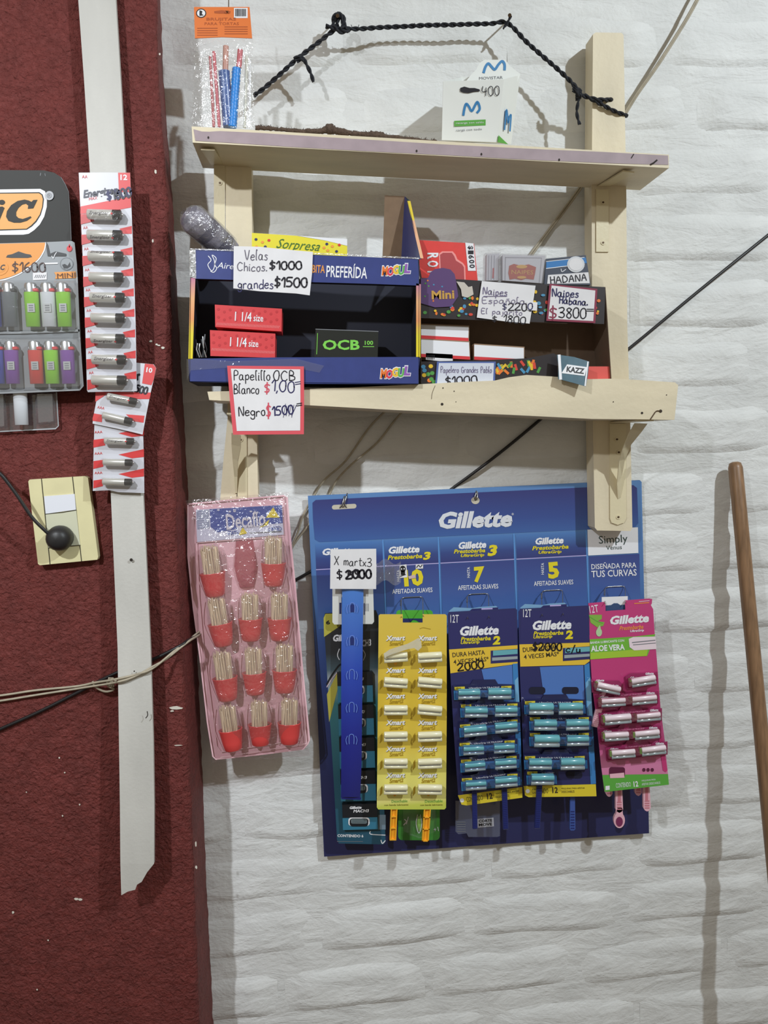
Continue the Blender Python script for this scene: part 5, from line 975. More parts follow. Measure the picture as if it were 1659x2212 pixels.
for k, y in enumerate((1452, 1523, 1594, 1665, 1737)):
    xo = 2.2*k; last = k == 4; mb = MB(); x0, x1 = (728+xo, 804+xo) if not last else (739, 814); pl = Pl(Y1-.008)
    mb.poly(pl, [(x0, y+1), (x1, y-1), (x1+1, y+28), (x0+1, y+30)], CK, 0, .0075); mb.poly(pl, [(x0+1, y+30), (x1+1, y+28), (x1+2, y+64 if not last else y+54), (x0+2, y+66 if not last else y+56)], TLB, -.0005, .007)
    mb.text(pl, 'Gillette', x0+16, y+5, x0+42, y+4, 6, WHT, .0004, shear=.2, bold=.05); mb.text(pl, 'MACH3', x0+24, y+12, x0+58, y+11, 6.5, WHT, .0004, shear=.2, bold=.03)
    cx = (x0+x1)/2-1; cy = y+38; mb.poly(pl, rrect(cx-23, cy-9, cx+23, cy+9, 6), WHT, .0004); mb.poly(pl, rrect(cx-20, cy-7, cx+20, cy+10, 6), CK, .0008); mb.poly(pl, rrect(cx-17, cy-6, cx+17, cy+4, 3), mat('cartridge_silver', (150, 170, 178), .3, .4), .0012)
    for q in range(3): mb.line(pl, [(cx-15, cy-4+3*q), (cx+15, cy-4.3+3*q)], .9, BLK, .0016, False)
    tag(mb.build('cartridge_pack'), f'small black and teal cartridge pack, {ordn(k)} from the top of the dark teal card', 'cartridge pack', 'cartridge packs on the dark card')
# white hang tags, blue clip strip, note, tape
mb = MB(); pl = Pl(-.052); HT = mat('pale_hang_tag', (214, 214, 210), .45)
mb.poly(pl, [(718, 1270), (737, 1270), (738, 1349), (722, 1349), (718, 1344)], HT, 0, .001); mb.poly(pl, [(783, 1270), (806, 1270), (808, 1343), (804, 1348), (784, 1348)], HT, 0, .001); mb.q(pl, 719, 1272, 805, 1290, HT, -.0012, 0, .001)
mb.q(pl, 786, 1303, 788, 1328, NAVY, .0004); [mb.line(pl, [(790+3*k, 1304), (790+3*k, 1320)], 1, GREYP, .0004, False) for k in range(3)]; mb.q(pl, 733, 1302, 737, 1326, NAVY, .0004)
tag(mb.build('hang_tag'), 'pale plastic hang tag with barcode just below the $2000 note', 'tag')
CS = mat('clip_strip_blue', (46, 86, 190), .25, coat=.6, grad=2, stops=[(0, (34, 38, 112)), (.3, (36, 44, 140)), (.6, (46, 74, 178)), (1, (76, 128, 206))])
root = thing('clip_strip', P(760, 1725, -.058), 'glossy blue plastic clip strip hanging in front of the dark cartridge card', 'clip strip')
mb = MB(); c_ = [(739, 1268, 785), (739, 1300, 785), (738, 1345, 784), (737, 1450, 783), (737, 1560, 782), (737, 1650, 781), (736.5, 1722, 778)]
vs = []; m_ = 8
for x0, y, x1 in c_:
    for i in range(m_+1): t = i/m_; vs.append(P(x0+(x1-x0)*t, y, -.059-.0035*math.sin(math.pi*t)))
mb.add(vs, [(j*(m_+1)+i, j*(m_+1)+i+1, (j+1)*(m_+1)+i+1, (j+1)*(m_+1)+i) for j in range(len(c_)-1) for i in range(m_)], CS, True); mb.poly(Pl(-.0592), [(736.5, 1722), (778, 1722), (780, 1724), (779, 1728), (738, 1726.5)], CS, 0, .001); mb.build('strip', root)
cutm = mat('pale_cut_edge', (112, 142, 220), .3); cutd = mat('cut_gap', (30, 44, 110), .5)
for k, y in enumerate((1312, 1383, 1456, 1527, 1596)):
    mb = MB(); pl = Pl(-.0632); x = 761-.4*k
    mb.line(pl, [(x-5, y+11), (x-5, y-6), (x, y-10), (x+5, y-6), (x+5, y+11)], 1.5, cutm, .0003); mb.line(pl, [(x-9, y-6), (x-12, y+2), (x-10, y+12)], 1.2, cutm, .0003); mb.line(pl, [(x+9, y-6), (x+12, y+2), (x+10, y+12)], 1.2, cutm, .0003)
    if k in (0, 1): mb.poly(pl, [(x-3.5, y+10), (x-3.5, y-5), (x, y-8), (x+3.5, y-5), (x+3.5, y+10)], cutd, .0002)
    mb.build('hook_cut', root)
mb = MB(); pl = Pl(-.067); mb.poly(pl, [(714, 1187), (760, 1186), (812.6, 1185.5), (813, 1230), (812.5, 1272.5), (713, 1272)], PAPER, 0, .0006)
mb.hand(pl, 'X martx3', 723, 1202, 803, 1206, 18, mat('dark_grey_ink', (52, 50, 54), .5), 1.7, .0004); mb.hand(pl, '$', 727, 1233, 738, 1232, 18, INK, 2.8, .0004); mb.hand(pl, '2000', 747, 1232, 801, 1231, 18, INK, 4.2, .0004); mb.hand(pl, '49', 752, 1232, 776, 1231, 17, INK, 3, .0007)
tag(mb.build('price_note'), 'white handwritten note priced $2000 at the top left of the blue panel', 'note')
TAPE2 = film('clear_tape', gloss=.14, rough=.2, bump=.9, bs=120, haze=.20, hc=(190, 186, 190))
mb = MB(); vs = []
for j in range(7):
    for i in range(13): x = 800+66*i/12; y = 1213+46*j/6+(6*math.sin(i*.8)); vs.append(P(x, y, -.066+.046*(i/12)+.0014*noise.noise(Vector((i*.9, j*.9, 2)))))
mb.add(vs, [(j*13+i, j*13+i+1, (j+1)*13+i+1, (j+1)*13+i) for j in range(6) for i in range(12)], TAPE2, True); tag(mb.build('adhesive_tape'), 'crumpled clear adhesive tape stretched from the $2000 note to the panel', 'tape')
mb = MB(); pl = PN; mb.poly(pl, [(863, 1221), (878, 1219), (880, 1247), (863, 1249)], PAPER, .0016, .0003); mb.disc(pl, 870, 1229, 6.5, 7, BLK, .0019); mb.q(pl, 866, 1233, 875, 1242, BLK, .0019); mb.disc(pl, 867.5, 1229, 1.4, 1.8, WHT, .0022); mb.disc(pl, 873, 1228.5, 1.4, 1.8, WHT, .0022); mb.line(pl, [(864, 1245), (876, 1241)], 1.6, BLK, .0022, False)
mb.poly(pl, [(898, 1219), (914, 1218), (914, 1228), (898, 1229)], PAPER, .0016, .0003); mb.line(pl, [(900, 1226), (904, 1221), (908, 1225), (912, 1220)], 1.8, BLK, .0019)
mb.poly(pl, [(882, 1245), (896, 1241), (899, 1248), (884, 1251)], mat('pinkish_paper', (206, 180, 176), .6), .0021)
tag(mb.build('torn_sticker'), 'torn little black and white sticker scraps stuck over the yellow 10', 'sticker')

RZ = {}
def attach(o, rz):
    M_ = Matrix.LocRotScale(rz.location, rz.rotation_euler, rz.scale); o.parent = rz; o.matrix_parent_inverse = M_.inverted(); return o
# ---- yellow razor card ----
Y2 = -.074; P2 = Pl(Y2); root = thing('razor_card', P(890, 1748, Y2), 'yellow razor card with twelve cream razors in two columns on the blue panel', 'product card')
YC2 = mat('yellow_razor_card', (226, 200, 56), .4, coat=.3, grad=2, stops=[(0, (196, 208, 84)), (.035, (206, 212, 90)), (.06, (230, 222, 130)), (.2, (230, 220, 110)), (.34, (222, 194, 74)), (.6, (216, 184, 58)), (1, (218, 190, 78))])
mb = MB(); mb.poly(P2, [(821, 1327), (870, 1327), (870, 1345), (913, 1345), (913, 1327), (962, 1327), (965, 1330), (965, 1540), (963.5, 1745), (960, 1748.5), (817, 1748.5), (814, 1744), (816, 1540), (818, 1330)], YC2, 0, .001)
SHD = mat('olive_print_shadow', (120, 104, 40), .5); YDK = mat('mustard_slot', (168, 138, 34), .5)
RY = [1378.5, 1448, 1503.8, 1560.8, 1617.7, 1674.7]; HY = [1419, 1474, 1533, 1590, 1648, 1704]
for y in RY:
    for x in (833, 902):
        for o_, m_, h_ in ((1, SHD, .0004), (0, WHT, .0007)): mb.text(P2, 'Xmart', x+o_, y-5+o_, x+42+o_, y-6+o_, 11, m_, h_, shear=.2, bold=.035)
        mb.text(P2, 'Smart2', x+8, y+8, x+38, y+6, 9, YDK, .0006, shear=.2, bold=.03)
for y in HY:
    for x in (821, 892): mb.poly(P2, [(x+5, y-7), (x+5, y+9), (x-1, y+16), (x, y+9), (x+1, y-2)], YDK, .0006)
mb.text(P2, 'Desechable', 846, 1728, 880, 1727, 6, MATS['green_print'], .0006); mb.text(P2, 'Desechable', 918, 1728, 956, 1727, 6, MATS['green_print'], .0006); mb.text(P2, 'con banda lubricante', 830, 1737, 882, 1736, 4, SHD, .0006); mb.text(P2, 'con banda lubricante', 908, 1737, 956, 1736, 4, SHD, .0006)
mb.line(P2, [(907, 1358), (915, 1356), (930, 1359)], 1.2, YDK, .0005); mb.build('card', root)
for i, y in enumerate(HY):
    for j, (a, b) in enumerate(((827, 882), (900, 956))):
        dy = ((-4, -3), (4, 5), (0, 5), (-1, -2), (0, -2), (0, 1))[i][j]
        place(PRY, (a, y-dy/2-1), (b, y+dy/2-1), Y2-.0075, .0425, f'cream twin-blade razor, {ordn(i)} row and {("left", "right")[j]} column of the yellow card', 'razor', 'razors on the yellow card', drop=() if i == 5 else ('handle',))
mb = MB(); tf = film('white_plastic_tie', gloss=.15, haze=.6, hc=(230, 224, 200), bump=.5); mb.poly(Pl(-.094), [(832, 1420), (829, 1412), (842, 1403), (880, 1391), (905, 1378), (910, 1386), (911, 1398), (903, 1406), (895, 1400), (882, 1402), (845, 1414)], tf, 0, .0008); tag(mb.build('plastic_tie'), 'milky plastic strip lying slantwise over the top razors of the yellow card', 'plastic strip')
# ---- green card behind it ----
Y2b = -.034; P2b = Pl(Y2b); GC = mat('green_pack_card', (86, 170, 60), .35, coat=.3, grad=2, stops=[(0, (62, 130, 54)), (.12, (70, 140, 56)), (.14, (84, 172, 60)), (1, (84, 172, 60))])
root = thing('green_blister_pack', P(909, 1812, Y2b), 'green card blister pack hidden behind the yellow razor card, showing above and below it', 'product card')
mb = MB(); mb.poly(P2b, rrect(856, 1318, 935, 1350, 7), GC, 0, .001); mb.poly(P2b, rrect(860, 1340, 950, 1815, 9), GC, -.0004, .001); mb.poly(P2b, [(866, 1336), (918, 1336), (918, 1346), (905, 1344), (899, 1340), (892, 1339), (886, 1344), (866, 1347)], NAVY, .0006)
mb.line(P2b, [(872, 1782), (878, 1775), (874, 1770)], 2, WHT, .0006); mb.line(P2b, [(882, 1765), (878, 1780)], 1.5, WHT, .0006); mb.text(P2b, '+1', 936, 1788, 946, 1786, 9, WHT, .0006); mb.build('card', root)
mb = MB(); mb.lathe([(.0001, -.014), (.004, -.012), (.0045, 0), (.003, .010), (.0001, .013)], mat('lime_handle', (150, 206, 96), .35, coat=.3), 'z', 12, tuple(P(906, 1778, Y2b-.004)), 1, .6); mb.line(P2b, [(902, 1760), (899, 1780), (905, 1800), (911, 1780), (908, 1760)], 1.4, WHT, .0072); mb.build('razor_handle', root)
blister([(866, 1735), (945, 1735), (943, 1800), (905, 1812), (868, 1800)], P2b, .010, CLB, root, inset=4)

# ---- blue razor cards (third and fourth column) ----
BCD = mat('navy_razor_card', (46, 48, 98), .4, coat=.25, grad=0, stops=[(0, (44, 46, 92)), (.5, (50, 54, 112)), (.82, (64, 104, 176)), (.9, (128, 170, 216)), (.93, (44, 70, 140)), (1, (60, 130, 190))])
NVC = mat('navy_card_top', (46, 46, 100), .4, coat=.25); YBN = mat('amber_band', (228, 190, 62), .4, coat=.2); BTX = mat('brown_black_print', (60, 52, 40), .5)
YELB = mat('yellow_strip', (226, 204, 56), .4)
def razor_card_print(pl, mb, X, Yv, W_, tw, hand, top, band, lip, nm2):
    pass
def blue_card(root, Yc, out, ox, oy, band, bot, hand):
    pl = Pl(Yc); mb = MB(); mb.poly(pl, out, BCD, 0, .001); 
    # top navy block
    mb.poly(pl, [(out[0][0]+2, out[0][1]+8), (out[1][0]-2, out[1][1]+2), (band[1][0]-1, band[1][1]), (band[0][0]+1, band[0][1])], NVC, .0003)
    mb.poly(pl, [(ox+2, oy), (ox+30, oy-3), (ox+44, oy-6), (ox+36, oy+8), (ox+4, oy+10)], mat('pale_blue_print', (130, 176, 214), .4), .0006) if False else None
    mb.text(pl, '12T', ox+7, oy+12, ox+25, oy+12, 17, WHT, .0007); gil(pl, mb, ox+27, oy+37, ox+111, oy+34, 21, WHT, .0007)
    mb.text(pl, 'Prestobarba', ox+29, oy+60, ox+94, oy+58, 9, YEL, .0007, shear=.25, bold=.03); mb.text(pl, 'UltraGrip', ox+29, oy+69, ox+70, oy+67, 8.5, YEL, .0007, shear=.25, bold=.03); mb.text(pl, '2', ox+97, oy+58, ox+114, oy+57, 19, YEL, .0007, shear=.15, bold=.05)
    mb.poly(pl, band, YBN, .0006); (xa, ya), (xb, yb), (xc, yc), (xd, yd) = band[0], band[1], band[-2], band[-1]
    mb.text(pl, 'DURA HASTA', xa+7, ya+7, xa+77, ya+1, 10, BTX, .0009, bold=.012); mb.text(pl, '4 VECES MÁS*', xa+9, ya+20, xa+85, ya+13, 12, BTX, .0009, bold=.012)
    mb.poly(pl, [(xb-58, yb+12), (xb, yb+8), (xb, yb+36), (xb-58, yb+40)], NVC, .0009); mb.poly(pl, [(xb-53, yb+12), (xb, yb+9), (xb, yb+19), (xb-53, yb+23)], TEAL, .0012); mb.poly(pl, [(xb-55, yb+27), (xb, yb+24), (xb, yb+30), (xb-55, yb+34)], SGL, .0012)
    hand(pl, mb)
    mb.poly(pl, bot, YELB, .0006); x0, y0 = bot[0]; x1, y1 = bot[1]; sl = (y1-y0)/(x1-x0)
    mb.disc(pl, x0+9, y0+11, 4.5, 4.5, WHT, .0009); mb.text(pl, 'CONTENIDO', x0+18, y0+6+sl*18, x0+53, y0+6+sl*53, 11, BTX, .0009, bold=.0); mb.text(pl, '12', x0+62, y0+4+sl*62, x0+74, y0+4+sl*74, 13, BTX, .0009, bold=.03)
    mb.text(pl, 'MÁQUINAS PARA AFEITAR', x0+82, y0+5+sl*82, x0+132, y0+5+sl*132, 5, BTX, .0009); mb.text(pl, 'DESECHABLES', x0+82, y0+12+sl*82, x0+110, y0+12+sl*110, 5, BTX, .0009)
    mb.build('card', root); return pl
TRY = film('dark_blue_blister', gloss=.16, rough=.1, bump=.3, bs=60, haze=.08, hc=(90, 120, 170), rgb=(218, 228, 246)); NST = mat('navy_header_strip', (36, 38, 78), .4, coat=.3)
def pair_strip(pl, yl, yr, x0, x1, root, n=2):
    """printed strip behind a row of razor heads"""
    mb = MB(); mid = (x0+x1)/2
    def yy(x): return yl+(yr-yl)*(x-x0)/(x1-x0)
    if n == 2: pts = [(x0-8, yy(x0)-17), (mid-30, yy(mid)-18), (mid-24, yy(mid)-28), (mid+24, yy(mid)-29), (mid+30, yy(mid)-19), (x1+6, yy(x1)-17), (x1+7, yy(x1)+14), (x0-7, yy(x0)+15)]
    else: pts = [(x0-8, yy(x0)-19), (x1+4, yy(x1)-19), (x1+4, yy(x1)+14), (x0-7, yy(x0)+15)]
    mb.poly(pl, pts, NST, .0030, .002); mb.poly(pl, [(x0-7, yy(x0)-6), (x1+5, yy(x1)-6), (x1+6, yy(x1)+12), (x0-6, yy(x0)+14)], RBLU, .0036)
    for xx in ((x0-5, x1-22) if n == 2 else (x0-5,)): mb.poly(pl, [(xx, yy(xx)-14), (xx+22, yy(xx)-15), (xx+22, yy(xx)-8), (xx, yy(xx)-7)], YELB, .0036); mb.text(pl, 'Gillette', xx+2, yy(xx)-13.5, xx+14, yy(xx)-14, 4, BLK, .0039)
    mb.text(pl, 'UltraGrip ULTRAGRIP', x0+26, yy(x0+26)-13, x1-26 if n == 2 else x1, yy(x1)-13, 4.2, WHT, .0036)
    mb.build('header_strip', root)
Y3 = -.072
def h3(pl, mb): mb.hand(pl, '2000', 988, 1433, 1043, 1427, 16, INK, 2.8, .0013)
root = thing('razor_card', P(1048, 1740, Y3), 'blue razor card priced 2000, full with twelve teal razors, third column of the panel', 'product card')
o3 = [(970, 1322), (1113, 1314), (1117, 1317), (1119, 1411), (1124, 1560), (1128.5, 1723), (1008, 1740), (996, 1738), (990, 1722), (980, 1580), (970, 1406), (967, 1328)]
b3 = [(970, 1403), (1118, 1393.5), (1119, 1436), (1107, 1432), (973, 1454.5)]
def picture(root, Yc, glow, bar, foot):
    pl = Pl(Yc); mb = MB(); mb.poly(pl, glow, mat('blue_glow_print', (80, 120, 190), .4, coat=.25, grad=0, stops=[(0, (46, 50, 104)), (.55, (58, 76, 150)), (.85, (110, 150, 204)), (1, (150, 186, 222))]), .0007); mb.build('printed_glow', root)
    mb = MB(); mb.poly(pl, bar, mat('bright_blue_picture', (62, 128, 190), .4, coat=.25), .0009); mb.poly(pl, foot, mat('sky_blue_picture', (120, 176, 214), .4, coat=.25), .0012); mb.build('printed_razor', root)
pl3 = blue_card(root, Y3, o3, 966, 1316, [(970, 1403), (1118, 1393.5), (1118, 1434), (1050, 1443), (973, 1454.5)], [(989, 1718), (1128, 1700), (1128.5, 1723), (1008, 1740), (997, 1738)], h3)
picture(root, Y3, [(1040, 1446), (1106, 1436), (1110, 1520), (1060, 1530)], [(1107, 1434), (1118, 1433), (1124, 1560), (1127.5, 1696), (1119, 1698), (1112, 1560)], [(1112, 1470), (1119, 1462), (1123, 1540), (1116, 1560)])
def cornerpiece(x, y, root, w=70):
    mb = MB(); pl = Pl(YK+.006); mb.poly(pl, [(x, y), (x+10, y-8), (x+50, y-6), (x+w, y-9), (x+w+32, y-11), (x+w+40, y-2), (x+w+30, y+14), (x, y+14)], mat('pale_blue_backing', (122, 164, 200), .4), 0, .001); mb.poly(pl, [(x+30, y+10), (x+50, y-5), (x+w+36, y-8), (x+w+38, y+12)], NVC, .0004); mb.q(pl, x+w, y-6, x+w+24, y-3, LILAC, .0007, -1); mb.build('header_flap', root)
cornerpiece(970, 1320, root)
R3_ = [(1496, 987, 1038, 1051, 1105, -1, 1), (1534, 1001, 1054, 1066, 1118, 0, 1), (1577, 999, 1052, 1066, 1118, -5, -9), (1617, 998, 1046, 1064, 1112, -2, -3), (1653, 1001, 1049, 1066, 1116, -4, -6), (1693, 1003, 1051, 1066, 1118, -3, -8)]
for i, (y, a, b, c, d, s1, s2) in enumerate(R3_):
    pair_strip(Pl(Y3-.0012*i), y+2, y+s2-1, a, d, root)
    place(PRBL, (a, y+2), (b, y+2+s1), Y3-.013-.0012*i, .0425, f'teal and silver razor, {ordn(i)} row left, on the blue card priced 2000', 'razor', 'razors on the full blue card', drop=() if i == 5 else ('handle',))
    place(PRBL, (c, y+s2*.6), (d, y+s2-1), Y3-.013-.0012*i, .0425, f'teal and silver razor, {ordn(i)} row right, on the blue card priced 2000', 'razor', 'razors on the full blue card', drop=() if i == 5 else ('handle',))
    blister([(a-6, y-8), (d+5, y+s2-12), (d+6, y+s2+10), (a-5, y+15)], Pl(Y3), .019+.0012*i, TRY, root, inset=3)
def h4(pl, mb): mb.hand(pl, '$2000', 1152, 1389, 1213, 1389, 16, INK, 3, .0013); mb.hand(pl, 'c/u', 1223, 1394, 1253, 1394, 15, INK, 2.6, .0013)
root = thing('razor_card', P(1212, 1722, Y3), 'blue razor card priced $2000 c/u with nine teal razors and empty slots', 'product card')
o4 = [(1124, 1315), (1272, 1308), (1274, 1388), (1280, 1550), (1288.5, 1718), (1286, 1721), (1142, 1722), (1134, 1717), (1129, 1600), (1122, 1434), (1120, 1322)]
pl4 = blue_card(root, Y3, o4, 1123, 1304, [(1122, 1392), (1274, 1388), (1274, 1428), (1263, 1436), (1190, 1438), (1124, 1440)], [(1131, 1698), (1287, 1694), (1288.5, 1720), (1142, 1722), (1134, 1718)], h4)
cornerpiece(1124, 1313, root, 64)
picture(root, Y3, [(1166, 1441), (1260, 1437), (1263, 1520), (1262, 1560), (1180, 1540)], [(1262, 1437), (1273, 1432), (1280, 1550), (1287.5, 1693), (1276, 1694), (1268, 1560)], [(1265, 1475), (1275, 1462), (1281, 1560), (1272, 1580)])
HOL = mat('slot_hole', (18, 18, 44), .7)
for x0, y0, x1 in ((1143, 1484, 1178), (1214, 1484, 1250), (1223, 1666, 1258)): mb = MB(); mb.poly(pl4, rrect(x0, y0, x1, y0+15, 6), HOL, .0012); mb.build('slot_hole', root)
for i, (y, a, b, c, d) in enumerate([(1529, 1139, 1196, 1203, 1259), (1564, 1150, 1203, 1219, 1272), (1598, 1150, 1209, 1221, 1272), (1648, 1139, 1192, 1207, 1263), (1681, 1144, 1197, 0, 0)]):
    pair_strip(Pl(Y3-.0012*i), y, y, a, d or b, root, 2 if c else 1)
    place(PRBL, (a, y), (b, y), Y3-.013-.0012*i, .0425, f'teal and silver razor, {ordn(i)} row left, on the blue card priced $2000 c/u', 'razor', 'razors on the half-sold blue card', drop=() if i == 4 else ('handle',))
    if c: RZ['b'] = place(PRBL, (c, y), (d, y-1), Y3-.013-.0012*i, .0425, f'teal and silver razor, {ordn(i)} row right, on the blue card priced $2000 c/u', 'razor', 'razors on the half-sold blue card', drop=('handle',))
    blister([(a-6, y-10), ((d or b)+5, y-11), ((d or b)+6, y+12), (a-5, y+14)], Pl(Y3), .019+.0012*i, TRY, root, inset=3)
for x, y0, y1, lab, m in ((1237, 1720, 1794, 'loose blue razor handle hanging below the blue card priced $2000 c/u', BHD),):
    mb = MB(); pl = Pl(-.062); mb.poly(pl, [(x-5, y0), (x+5, y0), (x+6, y1-3), (x+3, y1), (x-4, y1), (x-6, y1-3)], m, 0, .004); [mb.q(pl, x-4, y, x+4, y+2.4, NHD, .0006) for y in range(1752, 1790, 6)]; attach(mb.build('handle'), RZ['b'])
# translucent pack behind the third column
root = thing('clear_blister_pack', P(1030, 1800, -.034), 'greyish clear blister pack with a white label, behind the full blue razor card', 'blister'); pl = Pl(-.034)
mb = MB(); mb.poly(pl, [(984, 1730), (1080, 1730), (1080, 1806), (1074, 1808), (1012, 1808), (1008, 1800), (990, 1802), (984, 1796)], film('blue_grey_clear', gloss=.14, haze=.28, hc=(120, 130, 160), bump=.3, bs=40), 0, .001)
mb.poly(pl, [(1031, 1769), (1066, 1766), (1067, 1785), (1032, 1788)], mat('greyish_label', (176, 176, 184), .5), .0006); mb.text(pl, 'CORTE', 1034, 1771, 1063, 1769, 6, BLK, .0009, bold=.03); mb.text(pl, 'MOVE', 1034, 1779, 1063, 1777, 6, BLK, .0009, bold=.03); [mb.q(pl, 987, 1775+5*k, 1006, 1776.5+5*k, GREYP, .0006) for k in range(5)]; mb.build('card', root)

# ---- pink razor card ----
Y5 = -.046; PK_ = mat('magenta_card', (190, 62, 122), .35, coat=.3, grad=2, stops=[(0, (206, 120, 160)), (.12, (214, 130, 170)), (.25, (196, 84, 136)), (.45, (188, 60, 118)), (1, (194, 62, 122))])
P5 = Pl(pts=[(1271, 1303, -.070), (1409, 1294, -.070), (1306, 1710, -.082)])
root = thing('razor_card', P(1375, 1705, -.082), 'magenta aloe vera razor card with ten pink razors at the right end of the panel', 'product card')
mb = MB(); mb.poly(P5, [(1271, 1303), (1308, 1300), (1308, 1320), (1351, 1317), (1350, 1297), (1402, 1293), (1409, 1294), (1408, 1304), (1406, 1307), (1411, 1316), (1414.4, 1371), (1419.5, 1432), (1427, 1531), (1436, 1600), (1445, 1695), (1306, 1710), (1298, 1650), (1288, 1548), (1279, 1480), (1274, 1397)], PK_, 0, .001)
mb.text(P5, '12T', 1272, 1309, 1291, 1306, 16, WHT, .0006); gil(P5, mb, 1317, 1331, 1401, 1325, 19, WHT, .0006); mb.text(P5, 'Prestobarba', 1337, 1353, 1389, 1349, 9, ORG, .0006, shear=.4, bold=.01); mb.text(P5, 'UltraGrip', 1361, 1361, 1391, 1359, 6, WHT, .0006, shear=.2, bold=.03)
mb.q(P5, 1370, 1303, 1402, 1304.5, ORG, .0006, -2); mb.q(P5, 1380, 1299, 1403, 1300, WHT, .0006, -2)
ALO = mat('aloe_green', (128, 176, 70), .45); mb.poly(P5, [(1272, 1328), (1300, 1328), (1300, 1337), (1291, 1342), (1306, 1344), (1303, 1352), (1290, 1355), (1276, 1345)], ALO, .0006); mb.line(P5, [(1274, 1332), (1290, 1342), (1302, 1346)], 1.6, GRN, .0009); mb.disc(P5, 1294, 1366, 6.5, 9, mat('aloe_drop', (176, 206, 160), .3), .0007); mb.poly(P5, [(1290, 1358), (1298, 1358), (1296, 1350)], MATS['aloe_drop'], .0007)
mb.poly(P5, [(1274, 1381), (1370, 1375), (1415.5, 1370), (1408, 1392), (1398, 1417), (1340, 1420), (1275, 1424)], mat('lime_green_band', (112, 178, 60), .4), .0005); mb.poly(P5, [(1275, 1410), (1340, 1406), (1400, 1400), (1397, 1417), (1340, 1420), (1275, 1424.5)], mat('yellow_green_band', (160, 196, 58), .4), .0007)
mb.text(P5, 'BANDA LUBRICANTE CON', 1275, 1386, 1348, 1381, 5, WHT, .0008, bold=.02); mb.text(P5, 'ALOE VERA', 1276, 1395, 1349, 1391, 13, WHT, .0009, bold=.03)
mb.poly(P5, [(1358, 1380), (1368, 1376), (1416, 1375), (1418, 1402), (1370, 1405), (1360, 1398)], PWH, .0011); mb.line(P5, [(1366, 1388), (1415, 1383)], 2, GREYP, .0014, False); mb.line(P5, [(1368, 1393), (1416, 1389)], 1.6, GREYP, .0014, False)
mb.poly(P5, [(1301, 1674), (1443, 1672), (1445, 1695), (1310, 1710.5), (1306, 1710)], GRN, .0006); mb.poly(P5, [(1308, 1698), (1317, 1697), (1317, 1706), (1308, 1707)], WHT, .0009); mb.text(P5, 'CONTENIDO', 1330, 1692, 1362, 1689, 10, WHT, .0009); mb.text(P5, '12', 1368, 1688, 1378, 1687, 12, WHT, .0009, bold=.03); mb.text(P5, 'MÁQUINAS PARA', 1386, 1684, 1416, 1681, 5, WHT, .0009); mb.text(P5, 'AFEITAR DESECHABLES', 1386, 1692, 1426, 1688, 5, WHT, .0009)
mb.poly(P5, rrect(1316, 1657, 1350, 1680, 5), mat('maroon_slot', (92, 28, 60), .5), .0008); mb.poly(P5, [(1317, 1672), (1348, 1669), (1349, 1680), (1318, 1681)], PHN, .0011); [mb.disc(P5, 1391+9*k, 1663, 3.5, 4, MATS['maroon_slot'], .0008) for k in range(3)]
mb.poly(P5, [(1423, 1600), (1430, 1590), (1442, 1664), (1438, 1668), (1432, 1664)], mat('magenta_edge', (196, 60, 118), .4), .0008)
mb.build('card', root)
mb = MB(); mb.poly(Pl(-.066), [(1300, 1290), (1356, 1288), (1356, 1325), (1300, 1328)], WHT, 0, .001); mb.poly(Pl(-.066), [(1308, 1308), (1320, 1307), (1326, 1303), (1334, 1303), (1340, 1307), (1351, 1306), (1351, 1318), (1308, 1321)], mat('slate_blue_print', (52, 76, 116), .5), .0005); mb.build('hang_insert', root)
PST = mat('magenta_header_strip', (150, 44, 92), .4, coat=.3); PBLS = film('pink_blister', gloss=.18, rough=.1, bump=.3, bs=60, haze=.22, hc=(190, 90, 130), rgb=(240, 190, 210))
R5 = [((1285, 1480), (1338, 1491), (1359, 1474), (1414, 1465)), ((1294, 1516), (1349, 1513), (1360, 1512), (1416, 1507)), ((1301, 1554), (1361, 1549), (1370, 1549), (1424, 1544)), ((1301, 1590), (1356, 1587), (1366, 1587), (1422, 1582)), ((1316, 1628), (1370, 1624), (1381, 1622), (1436, 1616))]
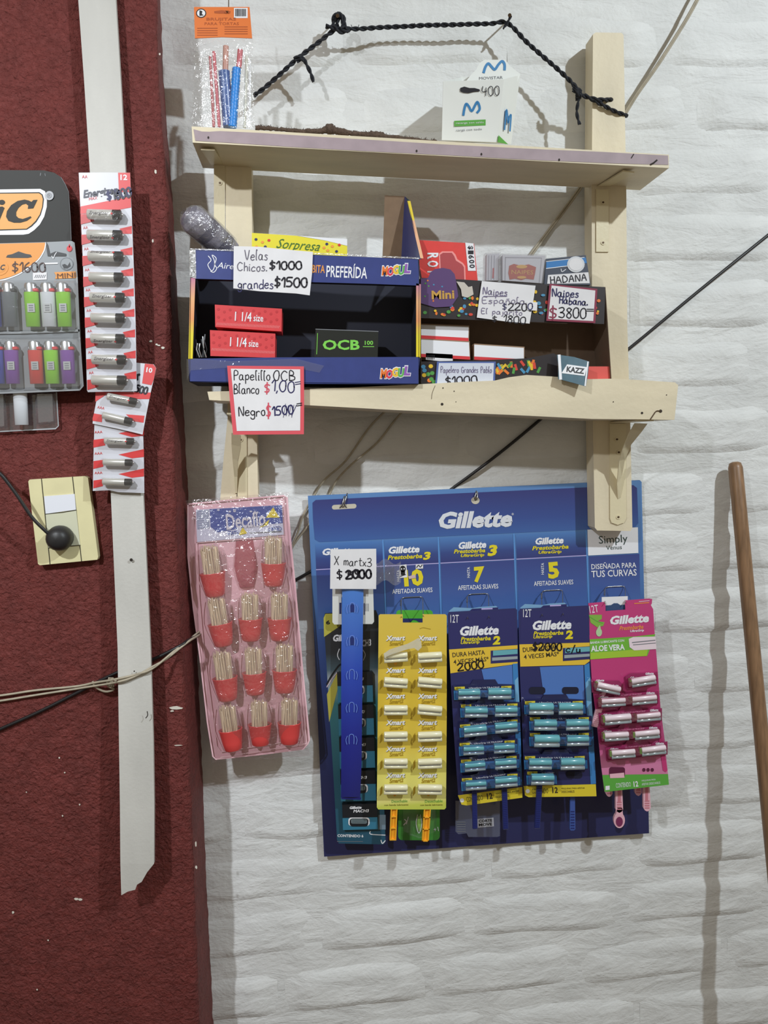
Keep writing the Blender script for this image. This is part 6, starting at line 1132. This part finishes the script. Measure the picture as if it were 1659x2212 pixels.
for i, (a, b, c, d) in enumerate(R5):
    pl = Pl(-.076-.0016*i); mb = MB()
    prs = ((a, b), (c, d)) if i == 0 else ((a, d),)
    for (p, q) in prs:
        sl = (q[1]-p[1])/(q[0]-p[0]); mx = (p[0]+q[0])/2; my = (p[1]+q[1])/2
        pts = [(p[0]-8, p[1]-13), (mx-26, my-14), (mx-20, my-23 if i > 1 else my-15), (mx+20, my-24 if i > 1 else my-15), (mx+26, my-15), (q[0]+6, q[1]-14), (q[0]+6, q[1]+14), (p[0]-6, p[1]+16)]
        mb.poly(pl, pts, PST, .0022, .0015); mb.text(pl, 'Gillette', p[0]+2, p[1]-12, p[0]+20, p[1]-13, 5, WHT, .0026, shear=.2, bold=.04); mb.text(pl, 'Gillette', q[0]-20, q[1]-12, q[0]-2, q[1]-13, 5, WHT, .0026, shear=.2, bold=.04)
        if i: mb.text(pl, 'ULTRAGRIP ULTRAGRIP', p[0]+34, p[1]-12+sl*34, q[0]-30, q[1]-12-sl*30, 3.6, mat('pale_pink_print', (226, 150, 180), .4), .0026)
    mb.build('header_strip', root)
    for s_, (p, q) in enumerate(((a, b), (c, d))):
        RZ[i, s_] = place(PRPK, (p[0]+3, p[1]), q, -.088-.0016*i, .0395, f'pink and white razor, {ordn(i)} row {("left", "right")[s_]}, on the magenta aloe vera card', 'razor', 'razors on the magenta card', drop=('handle',) if i or s_ else ('handle',))
    if i == 0:
        for p, q in ((a, b), (c, d)): blister([(p[0]-5, p[1]-9), (q[0]+4, q[1]-9), (q[0]+4, q[1]+12), (p[0]-3, p[1]+13)], P5, .018, PBLS, root, inset=3)
    else: blister([(a[0]-6, a[1]-9), (d[0]+5, d[1]-10), (d[0]+6, d[1]+12), (a[0]-4, a[1]+14)], P5, .019, PBLS, root, inset=3)
# pink handles below
def handle(pts, key, loop=None, Yv=-.066):
    pl = Pl(Yv); mb = MB(); (x0, y0, w0), (x1, y1, w1) = pts
    n = 8; L_ = [(x0-w0+(x1-w1-x0+w0)*k/n, y0+(y1-y0)*k/n) for k in range(n+1)]; R_ = [(x0+w0+(x1+w1-x0-w0)*k/n, y0+(y1-y0)*k/n) for k in range(n, -1, -1)]
    mb.poly(pl, L_+[(x1-w1*.6, y1+w1*.7), (x1, y1+w1), (x1+w1*.6, y1+w1*.7)]+R_, PHN, 0, .005); GR = mat('handle_grip_pink', (206, 126, 140), .5)
    mb.poly(pl, rrect(x0-w0*.45+1, y0, x0+w0*.45+1, y0+(y1-y0)*.72, 2), GR, .0004)
    for k in range(4): mb.q(pl, x1-w1*.6, y1-16+5*k, x1+w1*.6, y1-13.6+5*k, GR, .0006)
    if loop:
        cx, cy, rx, ry = loop; o1 = [(cx+rx*math.cos(a), cy+ry*math.sin(a)) for a in [2*math.pi*k/20 for k in range(20)]]; mb.poly(pl, o1+[], PHN, -.0002, .005); mb.disc(pl, cx, cy+3, rx*.62, ry*.62, mat('maroon_grip', (128, 48, 90), .5), .0006, n=18); mb.poly(pl, [(cx-4, cy-ry-10), (cx+6, cy-ry-10), (cx+rx*.7, cy-ry*.5), (cx-rx*.7, cy-ry*.5)], PHN, 0, .005)
    attach(mb.build('handle'), RZ[key])
handle([(1337, 1700, 7), (1338, 1748, 8)], (4, 0), loop=(1338, 1772, 12, 17)); handle([(1396, 1690, 6.5), (1398, 1745, 8)], (4, 1), Yv=-.0655)
handle([(1315, 1700, 7), (1316, 1714, 7.5)], (3, 0), Yv=-.058); handle([(1378, 1695, 7), (1379, 1712, 7.5)], (3, 1), Yv=-.058)
